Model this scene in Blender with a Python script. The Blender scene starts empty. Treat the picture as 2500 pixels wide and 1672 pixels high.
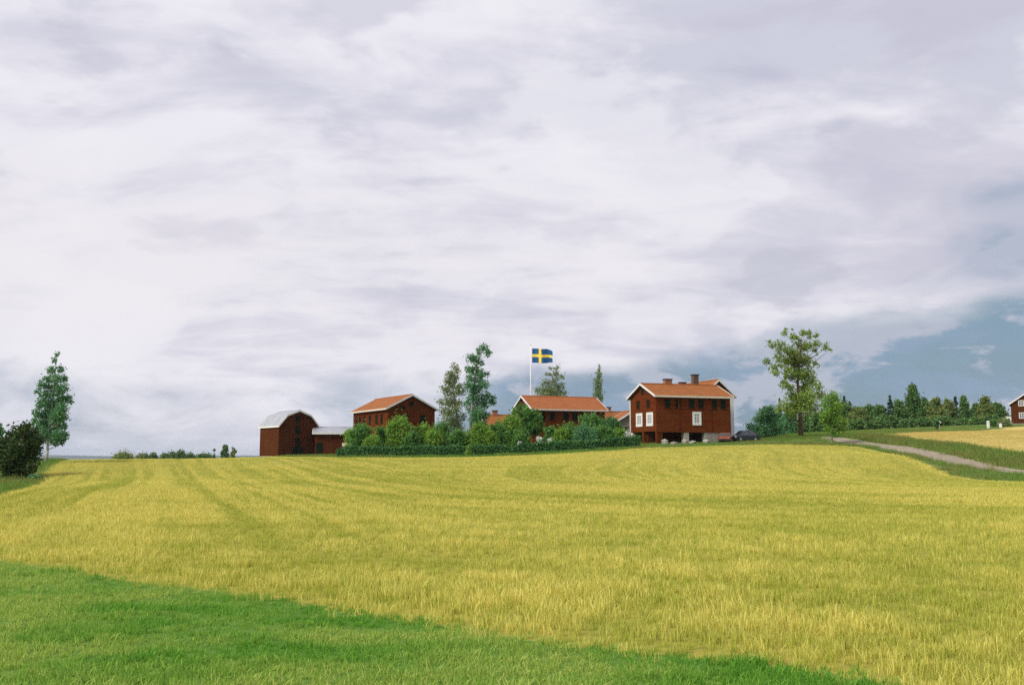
import bpy, bmesh, math, random
import numpy as np
from mathutils import Vector, Matrix

R = math.radians
sc = bpy.context.scene
col = sc.collection
random.seed(7)
RNG = np.random.default_rng(7)

# ------------------------------------------------------------------ camera
F = 2431.0                      # focal length in photo pixels (35 mm lens, 2500 px wide)
HOR = 1118.0                    # photo row of the true horizon
PITCH = math.atan((HOR - 836.0) / F)
EYE = 1.6
cam = bpy.data.cameras.new('camera'); cam_o = bpy.data.objects.new('camera', cam); col.objects.link(cam_o)
cam_o.location = (0, 0, EYE); cam_o.rotation_euler = (math.pi / 2 + PITCH, 0, 0)
cam.sensor_width = 36.0; cam.lens = F / 2500.0 * 36.0
cam.clip_start = 0.1; cam.clip_end = 20000
sc.camera = cam_o
sc.render.resolution_x = 1024; sc.render.resolution_y = 684

# ------------------------------------------------------------------ world
SUN_AZ, SUN_EL = -125.0, 42.0    # azimuth from the view direction (left and behind), elevation
world = bpy.data.worlds.new('World'); sc.world = world; world.use_nodes = True
WT = world.node_tree; WT.nodes.clear()

class NG:
    """small helper to write node trees"""
    def __init__(self, tree): self.t = tree
    def n(self, typ, **kw):
        nd = self.t.nodes.new(typ)
        for k, v in kw.items(): setattr(nd, k, v)
        return nd
    def link(self, a, b): self.t.links.new(a, b)
    def put(self, sock, v):
        if isinstance(v, bpy.types.NodeSocket): self.link(v, sock)
        elif v is not None: sock.default_value = v
    def math(self, op, a, b=None, c=None, clamp=False):
        nd = self.n('ShaderNodeMath', operation=op, use_clamp=clamp)
        for i, v in enumerate((a, b, c)): self.put(nd.inputs[i], v)
        return nd.outputs[0]
    def ramp(self, x, lo, hi):
        nd = self.n('ShaderNodeMapRange', interpolation_type='SMOOTHSTEP')
        self.put(nd.inputs[0], x); self.put(nd.inputs[1], lo); self.put(nd.inputs[2], hi)
        return nd.outputs[0]
    def mix(self, f, a, b, mode='MIX'):
        nd = self.n('ShaderNodeMix', data_type='RGBA', blend_type=mode)
        self.put(nd.inputs[0], f)
        for i, v in ((6, a), (7, b)):
            self.put(nd.inputs[i], (v[0], v[1], v[2], 1.0) if isinstance(v, tuple) else v)
        return nd.outputs[2]
    def noise(self, vec, scale, detail=4, rough=0.55, dist=0.0, dim='3D'):
        nd = self.n('ShaderNodeTexNoise', noise_dimensions=dim)
        if vec is not None: self.link(vec, nd.inputs['Vector'])
        nd.inputs['Scale'].default_value = scale; nd.inputs['Detail'].default_value = detail
        nd.inputs['Roughness'].default_value = rough; nd.inputs['Distortion'].default_value = dist
        return nd.outputs['Fac']
    def comb(self, x, y, z):
        nd = self.n('ShaderNodeCombineXYZ')
        for i, v in enumerate((x, y, z)): self.put(nd.inputs[i], v)
        return nd.outputs[0]
    def sep(self, v):
        nd = self.n('ShaderNodeSeparateXYZ'); self.link(v, nd.inputs[0]); return nd.outputs
    def mapping(self, vec, scale=(1, 1, 1), loc=(0, 0, 0), rot=(0, 0, 0)):
        nd = self.n('ShaderNodeMapping'); self.link(vec, nd.inputs[0])
        nd.inputs['Location'].default_value = loc; nd.inputs['Rotation'].default_value = rot; nd.inputs['Scale'].default_value = scale
        return nd.outputs[0]

def build_sky():
    g = NG(WT)
    tc = g.n('ShaderNodeTexCoord').outputs['Generated']
    x, y, z = g.sep(tc)
    zc = g.math('MAXIMUM', z, 0.0)
    den = g.math('ADD', zc, 0.20)
    px = g.math('DIVIDE', x, den); py = g.math('DIVIDE', y, den)
    p = g.comb(px, py, 0.0)                      # the cloud deck, seen in perspective
    # clear sky behind
    sky = g.n('ShaderNodeTexSky', sky_type='NISHITA'); sky.sun_disc = False
    sky.sun_elevation = R(SUN_EL); sky.sun_rotation = R(180 + SUN_AZ)
    sky.air_density = 1.6; sky.dust_density = 0.6; sky.ozone_density = 3.0
    blue = g.mix(1.0, sky.outputs[0], (0.070, 0.086, 0.086), 'MULTIPLY')
    # high even veil, with soft broad variation
    n1 = g.noise(g.mapping(p, (0.7, 1.0, 1), (3.1, 1.7, 0.0), (0, 0, R(14))), 1.7, 6, 0.55, 0.9)
    n2 = g.noise(g.mapping(p, (0.8, 1.5, 1), (1.3, 6.2, 2.0), (0, 0, R(-8))), 3.6, 7, 0.58, 0.5)
    n3 = g.noise(g.mapping(p, (1.0, 1.0, 1), (7.9, 2.1, 5.0)), 0.42, 3, 0.5, 0.2)
    shade = g.math('ADD', g.math('MULTIPLY', n1, 0.5), g.math('MULTIPLY', n2, 0.38))
    shade = g.math('ADD', shade, g.math('MULTIPLY', n3, 0.24))
    az = g.math('ARCTAN2', x, y)
    shade = g.math('ADD', shade, g.math('MULTIPLY_ADD', g.ramp(az, R(-30), R(32)), 0.13, -0.065))
    sh = g.ramp(shade, 0.475, 0.68)
    veil = g.mix(sh, (0.825, 0.810, 0.875), (0.610, 0.615, 0.720))
    # broken cloud: darker puffs and brighter edges, fixed in the directions of the sky
    d3 = g.mapping(tc, (1.0, 1.0, 2.4), (0.37, 1.9, 0.6))
    nA = g.noise(d3, 3.4, 8, 0.50, 0.35); nB = g.noise(g.mapping(tc, (1, 1, 2.0), (4.2, 0.3, 2.6)), 8.5, 8, 0.52, 0.35)
    pf = g.math('ADD', g.math('MULTIPLY', nA, 0.62), g.math('MULTIPLY', nB, 0.38))
    mid = g.math('MULTIPLY', g.ramp(z, 0.02, 0.12), g.ramp(z, 0.62, 0.30))
    veil = g.mix(g.math('MULTIPLY', g.ramp(pf, 0.495, 0.580), g.math('MULTIPLY_ADD', mid, 0.55, 0.16)), veil, (0.535, 0.530, 0.650))
    veil = g.mix(g.math('MULTIPLY', g.ramp(pf, 0.470, 0.400), 0.55), veil, (0.880, 0.870, 0.920))
    # a warmer, thinner band of cloud above the horizon
    el = g.math('ARCSINE', zc)
    band = g.math('MULTIPLY', g.ramp(el, R(3), R(9)), g.ramp(el, R(20), R(11)))
    veil = g.mix(g.math('MULTIPLY', band, g.math('MULTIPLY_ADD', sh, -0.35, 0.5)), veil, (0.840, 0.805, 0.840))
    # blue-grey rain sky far away: in the gaps low down, and towards the right
    e = g.math('DIVIDE', el, R(1)); a = g.math('DIVIDE', az, R(1))
    nb = g.noise(g.mapping(g.comb(a, e, 0.0), (0.045, 0.26, 1), (2.0, 4.4, 0)), 1.0, 5, 0.55, 0.6)
    top = g.math('MULTIPLY_ADD', g.ramp(a, 3.0, 26.0), 3.6, 5.0)          # the rain cloud stands higher towards the right
    low = g.ramp(g.math('DIVIDE', e, top), 1.25, 0.70)
    right = g.ramp(a, -9.0, 6.0)
    gap = g.math('ADD', g.math('MULTIPLY', low, g.math('MULTIPLY_ADD', right, 0.52, 0.35)), g.math('MULTIPLY', g.math('SUBTRACT', nb, 0.5), 0.35))
    patch = g.math('MULTIPLY', g.ramp(a, 20.0, 28.0), g.math('MULTIPLY', g.ramp(e, 15.5, 13.0), g.ramp(e, 8.5, 10.5)))
    gap = g.math('ADD', gap, g.math('MULTIPLY', patch, 0.42))
    gap = g.math('ADD', gap, g.math('MULTIPLY', g.math('SUBTRACT', nB, 0.5), 1.1))
    gapm = g.math('MULTIPLY', g.ramp(gap, 0.14, 0.74), 0.95)
    storm = g.mix(0.15, (0.160, 0.262, 0.385), blue)
    ns = g.noise(g.mapping(tc, (1, 1, 3.2), (2.2, 5.1, 0.4)), 7.0, 8, 0.58, 0.5)
    storm = g.mix(g.ramp(ns, 0.38, 0.64), storm, (0.255, 0.360, 0.490))
    skyc = g.mix(gapm, veil, storm)
    # small pale cloud rags in front of the blue
    nr = g.noise(g.mapping(tc, (1, 1, 2.6), (0.9, 3.3, 1.2)), 10.0, 8, 0.57, 0.35)
    rag = g.math('MULTIPLY', g.ramp(nr, 0.490, 0.570), g.math('MULTIPLY', gapm, 0.70))
    skyc = g.mix(rag, skyc, (0.560, 0.570, 0.660))
    # one small grey cloud hanging in front of the bright deck
    da = g.math('DIVIDE', g.math('SUBTRACT', a, 15.0), 2.3); de = g.math('DIVIDE', g.math('SUBTRACT', e, 10.1), 1.25)
    rr = g.math('SQRT', g.math('ADD', g.math('MULTIPLY', da, da), g.math('MULTIPLY', de, de)))
    rr = g.math('ADD', rr, g.math('MULTIPLY', g.math('SUBTRACT', nr, 0.5), 5.5))
    skyc = g.mix(g.math('MULTIPLY', g.ramp(rr, 1.35, 0.60), 0.50), skyc, (0.510, 0.520, 0.615))
    # haze line at the horizon
    hz = g.ramp(e, 1.6, 0.0)
    skyc = g.mix(g.math('MULTIPLY', hz, 0.42), skyc, (0.600, 0.655, 0.790))
    # ground half
    skyc = g.mix(g.ramp(z, -0.001, -0.02), skyc, (0.16, 0.17, 0.08))
    bg = g.n('ShaderNodeBackground'); g.link(skyc, bg.inputs[0]); bg.inputs[1].default_value = 0.468
    out = g.n('ShaderNodeOutputWorld'); g.link(bg.outputs[0], out.inputs[0])
build_sky()

sun = bpy.data.lights.new('sun', 'SUN'); sun.energy = 1.5; sun.angle = R(14); sun.color = (1.0, 0.95, 0.86)
sun_o = bpy.data.objects.new('sun', sun); col.objects.link(sun_o)
sd = Vector((math.sin(R(SUN_AZ)) * math.cos(R(SUN_EL)), math.cos(R(SUN_AZ)) * math.cos(R(SUN_EL)), math.sin(R(SUN_EL))))
sun_o.rotation_euler = sd.to_track_quat('Z', 'Y').to_euler(); sun_o.location = (-40, -40, 60)
vs = sc.view_settings
vs.view_transform = 'Standard'; vs.look = 'None'; vs.exposure = 1.12; vs.gamma = 1.0; vs.use_curve_mapping = False
sc.cycles.max_bounces = 6; sc.cycles.diffuse_bounces = 3; sc.cycles.transparent_max_bounces = 8
sc.cycles.use_denoising = False

# ------------------------------------------------------------------ helpers
def P(px, py, Y):
    """photo pixel + distance ahead -> world point"""
    u = (px - 1250.0) / F; v = (836.0 - py) / F
    d = Vector((u, math.cos(PITCH) - v * math.sin(PITCH), math.sin(PITCH) + v * math.cos(PITCH)))
    d *= Y / d.y
    return Vector((d.x, d.y, d.z + EYE))

def tag(o, label=None, cat=None, group=None, kind=None):
    if label: o['label'] = label
    if cat: o['category'] = cat
    if group: o['group'] = group
    if kind: o['kind'] = kind
    return o

def empty(name, loc, rz=0.0):
    o = bpy.data.objects.new(name, None); col.objects.link(o)
    o.location = loc; o.rotation_euler = (0, 0, rz); o.empty_display_size = 0.5
    return o

def link_mesh(name, me, mat, parent=None):
    if mat is not None: me.materials.append(mat)
    o = bpy.data.objects.new(name, me); col.objects.link(o)
    if parent is not None: o.parent = parent
    return o

class MB:
    def __init__(self): self.v = []; self.f = []
    def quad(self, a, b, c, d):
        n = len(self.v); self.v += [tuple(a), tuple(b), tuple(c), tuple(d)]; self.f.append((n, n + 1, n + 2, n + 3)); return self
    def hexa(self, p):      # 8 points: bottom ring, top ring
        n = len(self.v); self.v += [tuple(q) for q in p]
        for q in ((3, 2, 1, 0), (4, 5, 6, 7), (0, 1, 5, 4), (1, 2, 6, 5), (2, 3, 7, 6), (3, 0, 4, 7)):
            self.f.append(tuple(n + i for i in q))
        return self
    def box(self, x0, x1, y0, y1, z0, z1):
        return self.hexa([(x0, y0, z0), (x1, y0, z0), (x1, y1, z0), (x0, y1, z0), (x0, y0, z1), (x1, y0, z1), (x1, y1, z1), (x0, y1, z1)])
    def prism(self, ring0, ring1):
        n = len(self.v); k = len(ring0)
        self.v += [tuple(p) for p in ring0] + [tuple(p) for p in ring1]
        self.f.append(tuple(n + i for i in reversed(range(k)))); self.f.append(tuple(n + k + i for i in range(k)))
        for i in range(k):
            j = (i + 1) % k; self.f.append((n + i, n + j, n + k + j, n + k + i))
        return self
    def tube(self, pts, radii, seg=6, cap=True):
        pts = [Vector(p) for p in pts]; n0 = len(self.v)
        for i, p in enumerate(pts):
            t = (pts[min(i + 1, len(pts) - 1)] - pts[max(i - 1, 0)])
            t = t.normalized() if t.length > 1e-9 else Vector((0, 0, 1))
            a = t.cross(Vector((0.31, 0.95, 0.05))); a = a.normalized() if a.length > 1e-4 else Vector((1, 0, 0))
            b = t.cross(a)
            for k in range(seg):
                w = 2 * math.pi * k / seg
                self.v.append(tuple(p + (a * math.cos(w) + b * math.sin(w)) * radii[i]))
        for i in range(len(pts) - 1):
            for k in range(seg):
                j = (k + 1) % seg
                self.f.append((n0 + i * seg + k, n0 + i * seg + j, n0 + (i + 1) * seg + j, n0 + (i + 1) * seg + k))
        if cap:
            self.f.append(tuple(n0 + k for k in reversed(range(seg))))
            e = n0 + (len(pts) - 1) * seg; self.f.append(tuple(e + k for k in range(seg)))
        return self
    def build(self, name, mat, parent=None, smooth=False, bevel=0.0):
        me = bpy.data.meshes.new(name); me.from_pydata(self.v, [], self.f)
        bm = bmesh.new(); bm.from_mesh(me); bmesh.ops.recalc_face_normals(bm, faces=bm.faces)
        if bevel > 0: bmesh.ops.bevel(bm, geom=list(bm.edges), offset=bevel, segments=2, affect='EDGES', clamp_overlap=True)
        bm.to_mesh(me); bm.free()
        if smooth: me.polygons.foreach_set('use_smooth', [True] * len(me.polygons))
        return link_mesh(name, me, mat, parent)

def np_mesh(name, verts, faces, attrs=None, smooth=False):
    """verts (N,3), faces (M,k) -> mesh, with optional float point attributes"""
    me = bpy.data.meshes.new(name); k = faces.shape[1]
    me.vertices.add(len(verts)); me.vertices.foreach_set('co', np.ascontiguousarray(verts, dtype=np.float32).ravel())
    me.loops.add(faces.size); me.loops.foreach_set('vertex_index', np.ascontiguousarray(faces, dtype=np.int32).ravel())
    me.polygons.add(len(faces)); me.polygons.foreach_set('loop_start', np.arange(0, faces.size, k, dtype=np.int32))
    me.polygons.foreach_set('loop_total', np.full(len(faces), k, dtype=np.int32))
    me.update(calc_edges=True)
    if smooth: me.polygons.foreach_set('use_smooth', np.ones(len(faces), dtype=bool))
    for an, av in (attrs or {}).items():
        a = me.attributes.new(an, 'FLOAT', 'POINT'); a.data.foreach_set('value', np.ascontiguousarray(av, dtype=np.float32))
    return me

def hash2(i, j):
    s = np.sin(i * 127.1 + j * 311.7) * 43758.5453
    return s - np.floor(s)
def vnoise(x, y):
    x = np.asarray(x, float); y = np.asarray(y, float)
    i, j = np.floor(x), np.floor(y); u, v = x - i, y - j
    u = u * u * (3 - 2 * u); v = v * v * (3 - 2 * v)
    return (hash2(i, j) * (1 - u) + hash2(i + 1, j) * u) * (1 - v) + (hash2(i, j + 1) * (1 - u) + hash2(i + 1, j + 1) * u) * v
def fbm(x, y, o=4):
    s = 0; a = 0.5; t = 0
    for k in range(o):
        s = s + a * vnoise(x * 2 ** k + 17.3 * k, y * 2 ** k - 9.1 * k); t += a; a *= 0.5
    return s / t
def sstep(a, b, x):
    t = np.clip((x - a) / (b - a), 0, 1); return t * t * (3 - 2 * t)
def in_poly(poly, x, y):
    x = np.asarray(x, float); y = np.asarray(y, float); r = np.zeros(x.shape, bool); n = len(poly)
    for k in range(n):
        x0, y0 = poly[k]; x1, y1 = poly[(k + 1) % n]
        if y0 == y1: continue
        r ^= ((y0 > y) != (y1 > y)) & (x < (x1 - x0) * (y - y0) / (y1 - y0) + x0)
    return r
def dist_line(line, x, y):
    d = np.full(np.shape(x), 1e9)
    for (x0, y0), (x1, y1) in zip(line[:-1], line[1:]):
        dx, dy = x1 - x0, y1 - y0; L = dx * dx + dy * dy + 1e-9
        t = np.clip(((x - x0) * dx + (y - y0) * dy) / L, 0, 1)
        d = np.minimum(d, np.hypot(x - x0 - t * dx, y - y0 - t * dy))
    return d

# ------------------------------------------------------------------ materials
def new_mat(name):
    m = bpy.data.materials.new(name); m.use_nodes = True; m.node_tree.nodes.clear()
    g = NG(m.node_tree); out = g.n('ShaderNodeOutputMaterial')
    b = g.n('ShaderNodeBsdfPrincipled'); g.link(b.outputs[0], out.inputs[0])
    return m, g, b, out

def simple_mat(name, c1, c2=None, rough=0.7, scale=3.0, stretch=(1, 1, 1), bump=0.0, bscale=20.0, metallic=0.0, detail=5, spec=0.3, coords='Object'):
    m, g, b, out = new_mat(name)
    tc = g.n('ShaderNodeTexCoord').outputs[coords]
    if c2 is None: c2 = tuple(v * 0.75 for v in c1)
    n = g.noise(g.mapping(tc, stretch), scale, detail, 0.6)
    g.link(g.mix(g.ramp(n, 0.3, 0.7), c1, c2), b.inputs['Base Color'])
    b.inputs['Roughness'].default_value = rough; b.inputs['Metallic'].default_value = metallic
    b.inputs['Specular IOR Level'].default_value = spec
    if bump > 0:
        bp = g.n('ShaderNodeBump'); bp.inputs['Strength'].default_value = bump; bp.inputs['Distance'].default_value = 0.05
        g.link(g.noise(g.mapping(tc, stretch), bscale, 4, 0.6), bp.inputs['Height']); g.link(bp.outputs[0], b.inputs['Normal'])
    return m

def board_mat(name, c1, c2, c3, axis_scale=7.0, horizontal=False, strength=0.6):
    """weathered paint on boards or logs, with a fine joint relief"""
    m, g, b, out = new_mat(name)
    tc = g.n('ShaderNodeTexCoord').outputs['Object']
    x, y, z = g.sep(tc)
    s = z if horizontal else g.math('ADD', x, y)
    w = g.math('FRACT', g.math('MULTIPLY', s, axis_scale))
    joint = g.ramp(g.math('ABSOLUTE', g.math('SUBTRACT', w, 0.5)), 0.38, 0.5)
    idx = g.math('FLOOR', g.math('MULTIPLY', s, axis_scale))
    wn = g.n('ShaderNodeTexWhiteNoise', noise_dimensions='1D'); g.link(idx, wn.inputs['W'])
    n = g.noise(g.mapping(tc, (0.25, 0.25, 1.4) if horizontal else (1.4, 1.4, 0.25)), 2.2, 6, 0.65)
    big = g.noise(tc, 0.35, 3, 0.5)
    c = g.mix(g.ramp(n, 0.35, 0.68), c1, c2)
    c = g.mix(g.math('MULTIPLY', wn.outputs[0], 0.6), c, c3)
    c = g.mix(g.math('MULTIPLY', joint, 0.65), c, tuple(v * 0.35 for v in c2))
    c = g.mix(g.math('MULTIPLY', g.ramp(big, 0.4, 0.7), 0.5), c, c3)
    g.link(c, b.inputs['Base Color']); b.inputs['Roughness'].default_value = 0.9; b.inputs['Specular IOR Level'].default_value = 0.04
    bp = g.n('ShaderNodeBump', invert=True); bp.inputs['Strength'].default_value = strength; bp.inputs['Distance'].default_value = 0.06
    g.link(joint, bp.inputs['Height']); g.link(bp.outputs[0], b.inputs['Normal'])
    return m

def tile_mat(name, c1, c2, c3):
    m, g, b, out = new_mat(name)
    tc = g.n('ShaderNodeTexCoord').outputs['Object']
    n = g.noise(tc, 1.1, 6, 0.65); n2 = g.noise(tc, 9.0, 3, 0.6)
    c = g.mix(g.ramp(n, 0.36, 0.66), c1, c2); c = g.mix(g.math('MULTIPLY', g.ramp(n2, 0.4, 0.7), 0.6), c, c3)
    n3 = g.noise(g.mapping(tc, (1.3, 1.3, 0.5), (3, 1, 2)), 0.8, 5, 0.7)
    c = g.mix(g.math('MULTIPLY', g.ramp(n3, 0.50, 0.72), 0.42), c, (0.12, 0.070, 0.026))
    g.link(c, b.inputs['Base Color']); b.inputs['Roughness'].default_value = 0.8; b.inputs['Specular IOR Level'].default_value = 0.2
    x, y, z = g.sep(tc)
    wv = g.math('ADD', g.math('SINE', g.math('MULTIPLY', g.math('ADD', x, y), 2 * math.pi / 0.26)), g.math('SINE', g.math('MULTIPLY', z, 2 * math.pi / 0.17)))
    bp = g.n('ShaderNodeBump'); bp.inputs['Strength'].default_value = 0.5; bp.inputs['Distance'].default_value = 0.03
    g.link(wv, bp.inputs['Height']); g.link(bp.outputs[0], b.inputs['Normal'])
    return m

def leaf_mat(name, dark, light, warm, transl=0.42):
    m, g, b, out = new_mat(name)
    at = g.n('ShaderNodeAttribute', attribute_name='tint')
    oi = g.n('ShaderNodeObjectInfo')
    c = g.mix(at.outputs['Fac'], dark, light)
    c = g.mix(g.ramp(g.math('FRACT', g.math('MULTIPLY', at.outputs['Fac'], 37.0)), 0.62, 1.0), c, warm)
    g.link(c, b.inputs['Base Color']); b.inputs['Roughness'].default_value = 0.55; b.inputs['Specular IOR Level'].default_value = 0.25
    tr = g.n('ShaderNodeBsdfTranslucent'); g.link(g.mix(0.5, c, warm), tr.inputs[0])
    mx = g.n('ShaderNodeMixShader'); mx.inputs[0].default_value = transl
    g.link(b.outputs[0], mx.inputs[1]); g.link(tr.outputs[0], mx.inputs[2]); g.link(mx.outputs[0], out.inputs[0])
    return m

def blade_mat(name, cols, transl=0.42):
    """cols: (base low-tone, base high-tone, alt) mixed by blade tint and by the tone of the place"""
    m, g, b, out = new_mat(name)
    at = g.n('ShaderNodeAttribute', attribute_name='tint').outputs['Fac']
    tone = g.n('ShaderNodeAttribute', attribute_name='tone', attribute_type='INSTANCER').outputs['Fac']
    lo1, lo2, hi1, hi2 = cols
    a = g.mix(at, lo1, lo2); h = g.mix(at, hi1, hi2)
    c = g.mix(tone, a, h)
    g.link(c, b.inputs['Base Color']); b.inputs['Roughness'].default_value = 0.7; b.inputs['Specular IOR Level'].default_value = 0.08
    tr = g.n('ShaderNodeBsdfTranslucent'); g.link(c, tr.inputs[0])
    mx = g.n('ShaderNodeMixShader'); mx.inputs[0].default_value = transl
    g.link(b.outputs[0], mx.inputs[1]); g.link(tr.outputs[0], mx.inputs[2]); g.link(mx.outputs[0], out.inputs[0])
    return m

M = {}
M['red'] = board_mat('falu_red_boards', (0.155, 0.029, 0.008), (0.088, 0.020, 0.006), (0.140, 0.046, 0.009))
M['redlog'] = board_mat('falu_red_logs', (0.160, 0.028, 0.008), (0.088, 0.019, 0.006), (0.145, 0.046, 0.009), 4.0, True, 0.5)
M['redbrown'] = board_mat('red_brown_boards', (0.100, 0.025, 0.008), (0.060, 0.018, 0.006), (0.095, 0.034, 0.009))
M['white'] = simple_mat('white_paint', (0.80, 0.79, 0.77), (0.70, 0.69, 0.66), 0.6, 2.0)
M['cream'] = simple_mat('cream_paint', (0.72, 0.66, 0.55), (0.60, 0.54, 0.45), 0.65, 2.0)
M['greywood'] = board_mat('grey_weathered_boards', (0.26, 0.24, 0.20), (0.18, 0.17, 0.14), (0.30, 0.26, 0.20))
M['tile'] = tile_mat('orange_clay_tiles', (0.36, 0.112, 0.028), (0.28, 0.096, 0.024), (0.20, 0.088, 0.024))
M['tilenew'] = tile_mat('bright_orange_clay_tiles', (0.38, 0.120, 0.040), (0.32, 0.102, 0.032), (0.26, 0.092, 0.028))
M['metal'] = simple_mat('pale_metal_roof', (0.44, 0.46, 0.49), (0.34, 0.36, 0.39), 0.5, 0.8, (1, 1, 1), 0.1, 6, 0.35)
M['brick'] = simple_mat('chimney_brick', (0.36, 0.16, 0.09), (0.26, 0.11, 0.07), 0.85, 5, bump=0.4)
M['sootbrick'] = simple_mat('sooty_brick', (0.16, 0.085, 0.06), (0.09, 0.06, 0.05), 0.85, 5, bump=0.4)
M['greyglass'] = simple_mat('mottled_grey_glass', (0.40, 0.40, 0.37), (0.26, 0.27, 0.25), 0.15, 3, spec=0.6)  # mottled grey, paler than the plain window glass
M['dark'] = simple_mat('dark_chimney_cap', (0.045, 0.042, 0.040), (0.03, 0.03, 0.03), 0.7, 4)
M['shutter'] = simple_mat('dark_green_shutter', (0.012, 0.022, 0.013), (0.008, 0.014, 0.009), 0.9, 3, spec=0.03)
M['glass'] = simple_mat('window_glass', (0.10, 0.11, 0.12), (0.06, 0.07, 0.075), 0.12, 1.5, spec=0.6)
M['stone'] = simple_mat('field_stone', (0.36, 0.34, 0.30), (0.22, 0.21, 0.18), 0.9, 2.5, bump=0.6, bscale=6)
M['palestone'] = simple_mat('pale_stone', (0.42, 0.38, 0.32), (0.28, 0.26, 0.22), 0.85, 3, bump=0.5, bscale=7)
M['bark'] = simple_mat('brown_bark', (0.16, 0.105, 0.065), (0.085, 0.058, 0.038), 0.9, 4, (1, 1, 0.3), 0.5, 8)
M['greybark'] = simple_mat('grey_bark', (0.30, 0.29, 0.26), (0.14, 0.135, 0.12), 0.85, 3, (1, 1, 0.6), 0.4, 8)
M['birchbark'] = simple_mat('birch_bark', (0.62, 0.60, 0.55), (0.16, 0.14, 0.12), 0.8, 4.5, (0.6, 0.6, 1.6), 0.3, 8)
M['gravel'] = simple_mat('gravel_road', (0.36, 0.30, 0.21), (0.22, 0.19, 0.13), 0.95, 1.1, bump=0.5, bscale=14)
M['leaf_fresh'] = leaf_mat('fresh_green_leaves', (0.083, 0.216, 0.032), (0.216, 0.443, 0.063), (0.330, 0.432, 0.053))
M['leaf_mid'] = leaf_mat('mid_green_leaves', (0.053, 0.168, 0.041), (0.148, 0.356, 0.077), (0.203, 0.356, 0.061))
M['leaf_aspen'] = leaf_mat('cool_green_leaves', (0.051, 0.170, 0.074), (0.137, 0.342, 0.147), (0.194, 0.377, 0.137))
M['leaf_birch'] = leaf_mat('pale_birch_leaves', (0.114, 0.200, 0.081), (0.286, 0.381, 0.172), (0.362, 0.391, 0.154))
M['leaf_dark'] = leaf_mat('dark_olive_leaves', (0.026, 0.066, 0.016), (0.058, 0.118, 0.026), (0.090, 0.105, 0.026), 0.25)
M['leaf_oak'] = leaf_mat('yellow_green_leaves', (0.106, 0.219, 0.041), (0.263, 0.415, 0.085), (0.394, 0.438, 0.074))
M['leaf_forest'] = leaf_mat('forest_leaves', (0.046, 0.125, 0.035), (0.115, 0.252, 0.056), (0.164, 0.240, 0.051), 0.22)
M['leaf_forest2'] = leaf_mat('forest_leaves_yellowed', (0.091, 0.161, 0.037), (0.205, 0.298, 0.071), (0.298, 0.285, 0.063), 0.22)
M['needle'] = leaf_mat('spruce_needles', (0.017, 0.052, 0.024), (0.045, 0.107, 0.042), (0.059, 0.113, 0.038), 0.1)
M['leaf_column'] = leaf_mat('pale_column_leaves', (0.11, 0.20, 0.08), (0.26, 0.36, 0.17), (0.30, 0.36, 0.14))
M['leaf_hedge'] = leaf_mat('hedge_leaves', (0.031, 0.109, 0.032), (0.085, 0.234, 0.068), (0.112, 0.244, 0.057), 0.22)
M['petal'] = leaf_mat('white_petals', (0.60, 0.62, 0.55), (0.80, 0.80, 0.78), (0.70, 0.74, 0.66), 0.2)
M['straw'] = blade_mat('straw_stalks', ((0.52, 0.44, 0.055), (0.98, 0.91, 0.29), (0.17, 0.23, 0.028), (0.63, 0.65, 0.105)))
M['lawn_blade'] = blade_mat('lawn_blades', ((0.180, 0.370, 0.032), (0.640, 0.680, 0.190), (0.075, 0.250, 0.022), (0.260, 0.520, 0.070)))
M['rough_blade'] = blade_mat('rough_grass_blades', ((0.110, 0.240, 0.036), (0.220, 0.340, 0.064), (0.200, 0.200, 0.060), (0.300, 0.270, 0.085)))
M['stubble'] = blade_mat('stubble_blades', ((0.56, 0.42, 0.13), (0.70, 0.56, 0.21), (0.40, 0.38, 0.10), (0.56, 0.50, 0.15)))

def ground_mat(name, c1, c2, c3, scale=0.3):
    m, g, b, out = new_mat(name)
    tc = g.n('ShaderNodeTexCoord').outputs['Object']
    n = g.noise(tc, scale, 5, 0.6); n2 = g.noise(tc, 3.3, 4, 0.65)
    c = g.mix(g.ramp(n, 0.35, 0.65), c1, c2); c = g.mix(g.math('MULTIPLY', g.ramp(n2, 0.4, 0.7), 0.5), c, c3)
    g.link(c, b.inputs['Base Color']); b.inputs['Roughness'].default_value = 0.95; b.inputs['Specular IOR Level'].default_value = 0.1
    bp = g.n('ShaderNodeBump'); bp.inputs['Strength'].default_value = 0.5; bp.inputs['Distance'].default_value = 0.1
    g.link(g.noise(tc, 6, 5, 0.7), bp.inputs['Height']); g.link(bp.outputs[0], b.inputs['Normal'])
    return m
M['g_field'] = ground_mat('field_soil_and_straw', (0.38, 0.32, 0.060), (0.28, 0.28, 0.046), (0.16, 0.17, 0.032))  # soil and straw; darker tones paint in shade for the gaps between stalks
M['g_lawn'] = ground_mat('lawn_ground', (0.090, 0.200, 0.030), (0.130, 0.220, 0.040), (0.060, 0.140, 0.024), 0.8)
M['g_rough'] = ground_mat('rough_grass_ground', (0.110, 0.180, 0.036), (0.150, 0.200, 0.045), (0.120, 0.130, 0.040), 0.15)
M['g_tan'] = ground_mat('stubble_ground', (0.54, 0.43, 0.14), (0.48, 0.40, 0.12), (0.42, 0.36, 0.11), 0.2)

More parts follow.
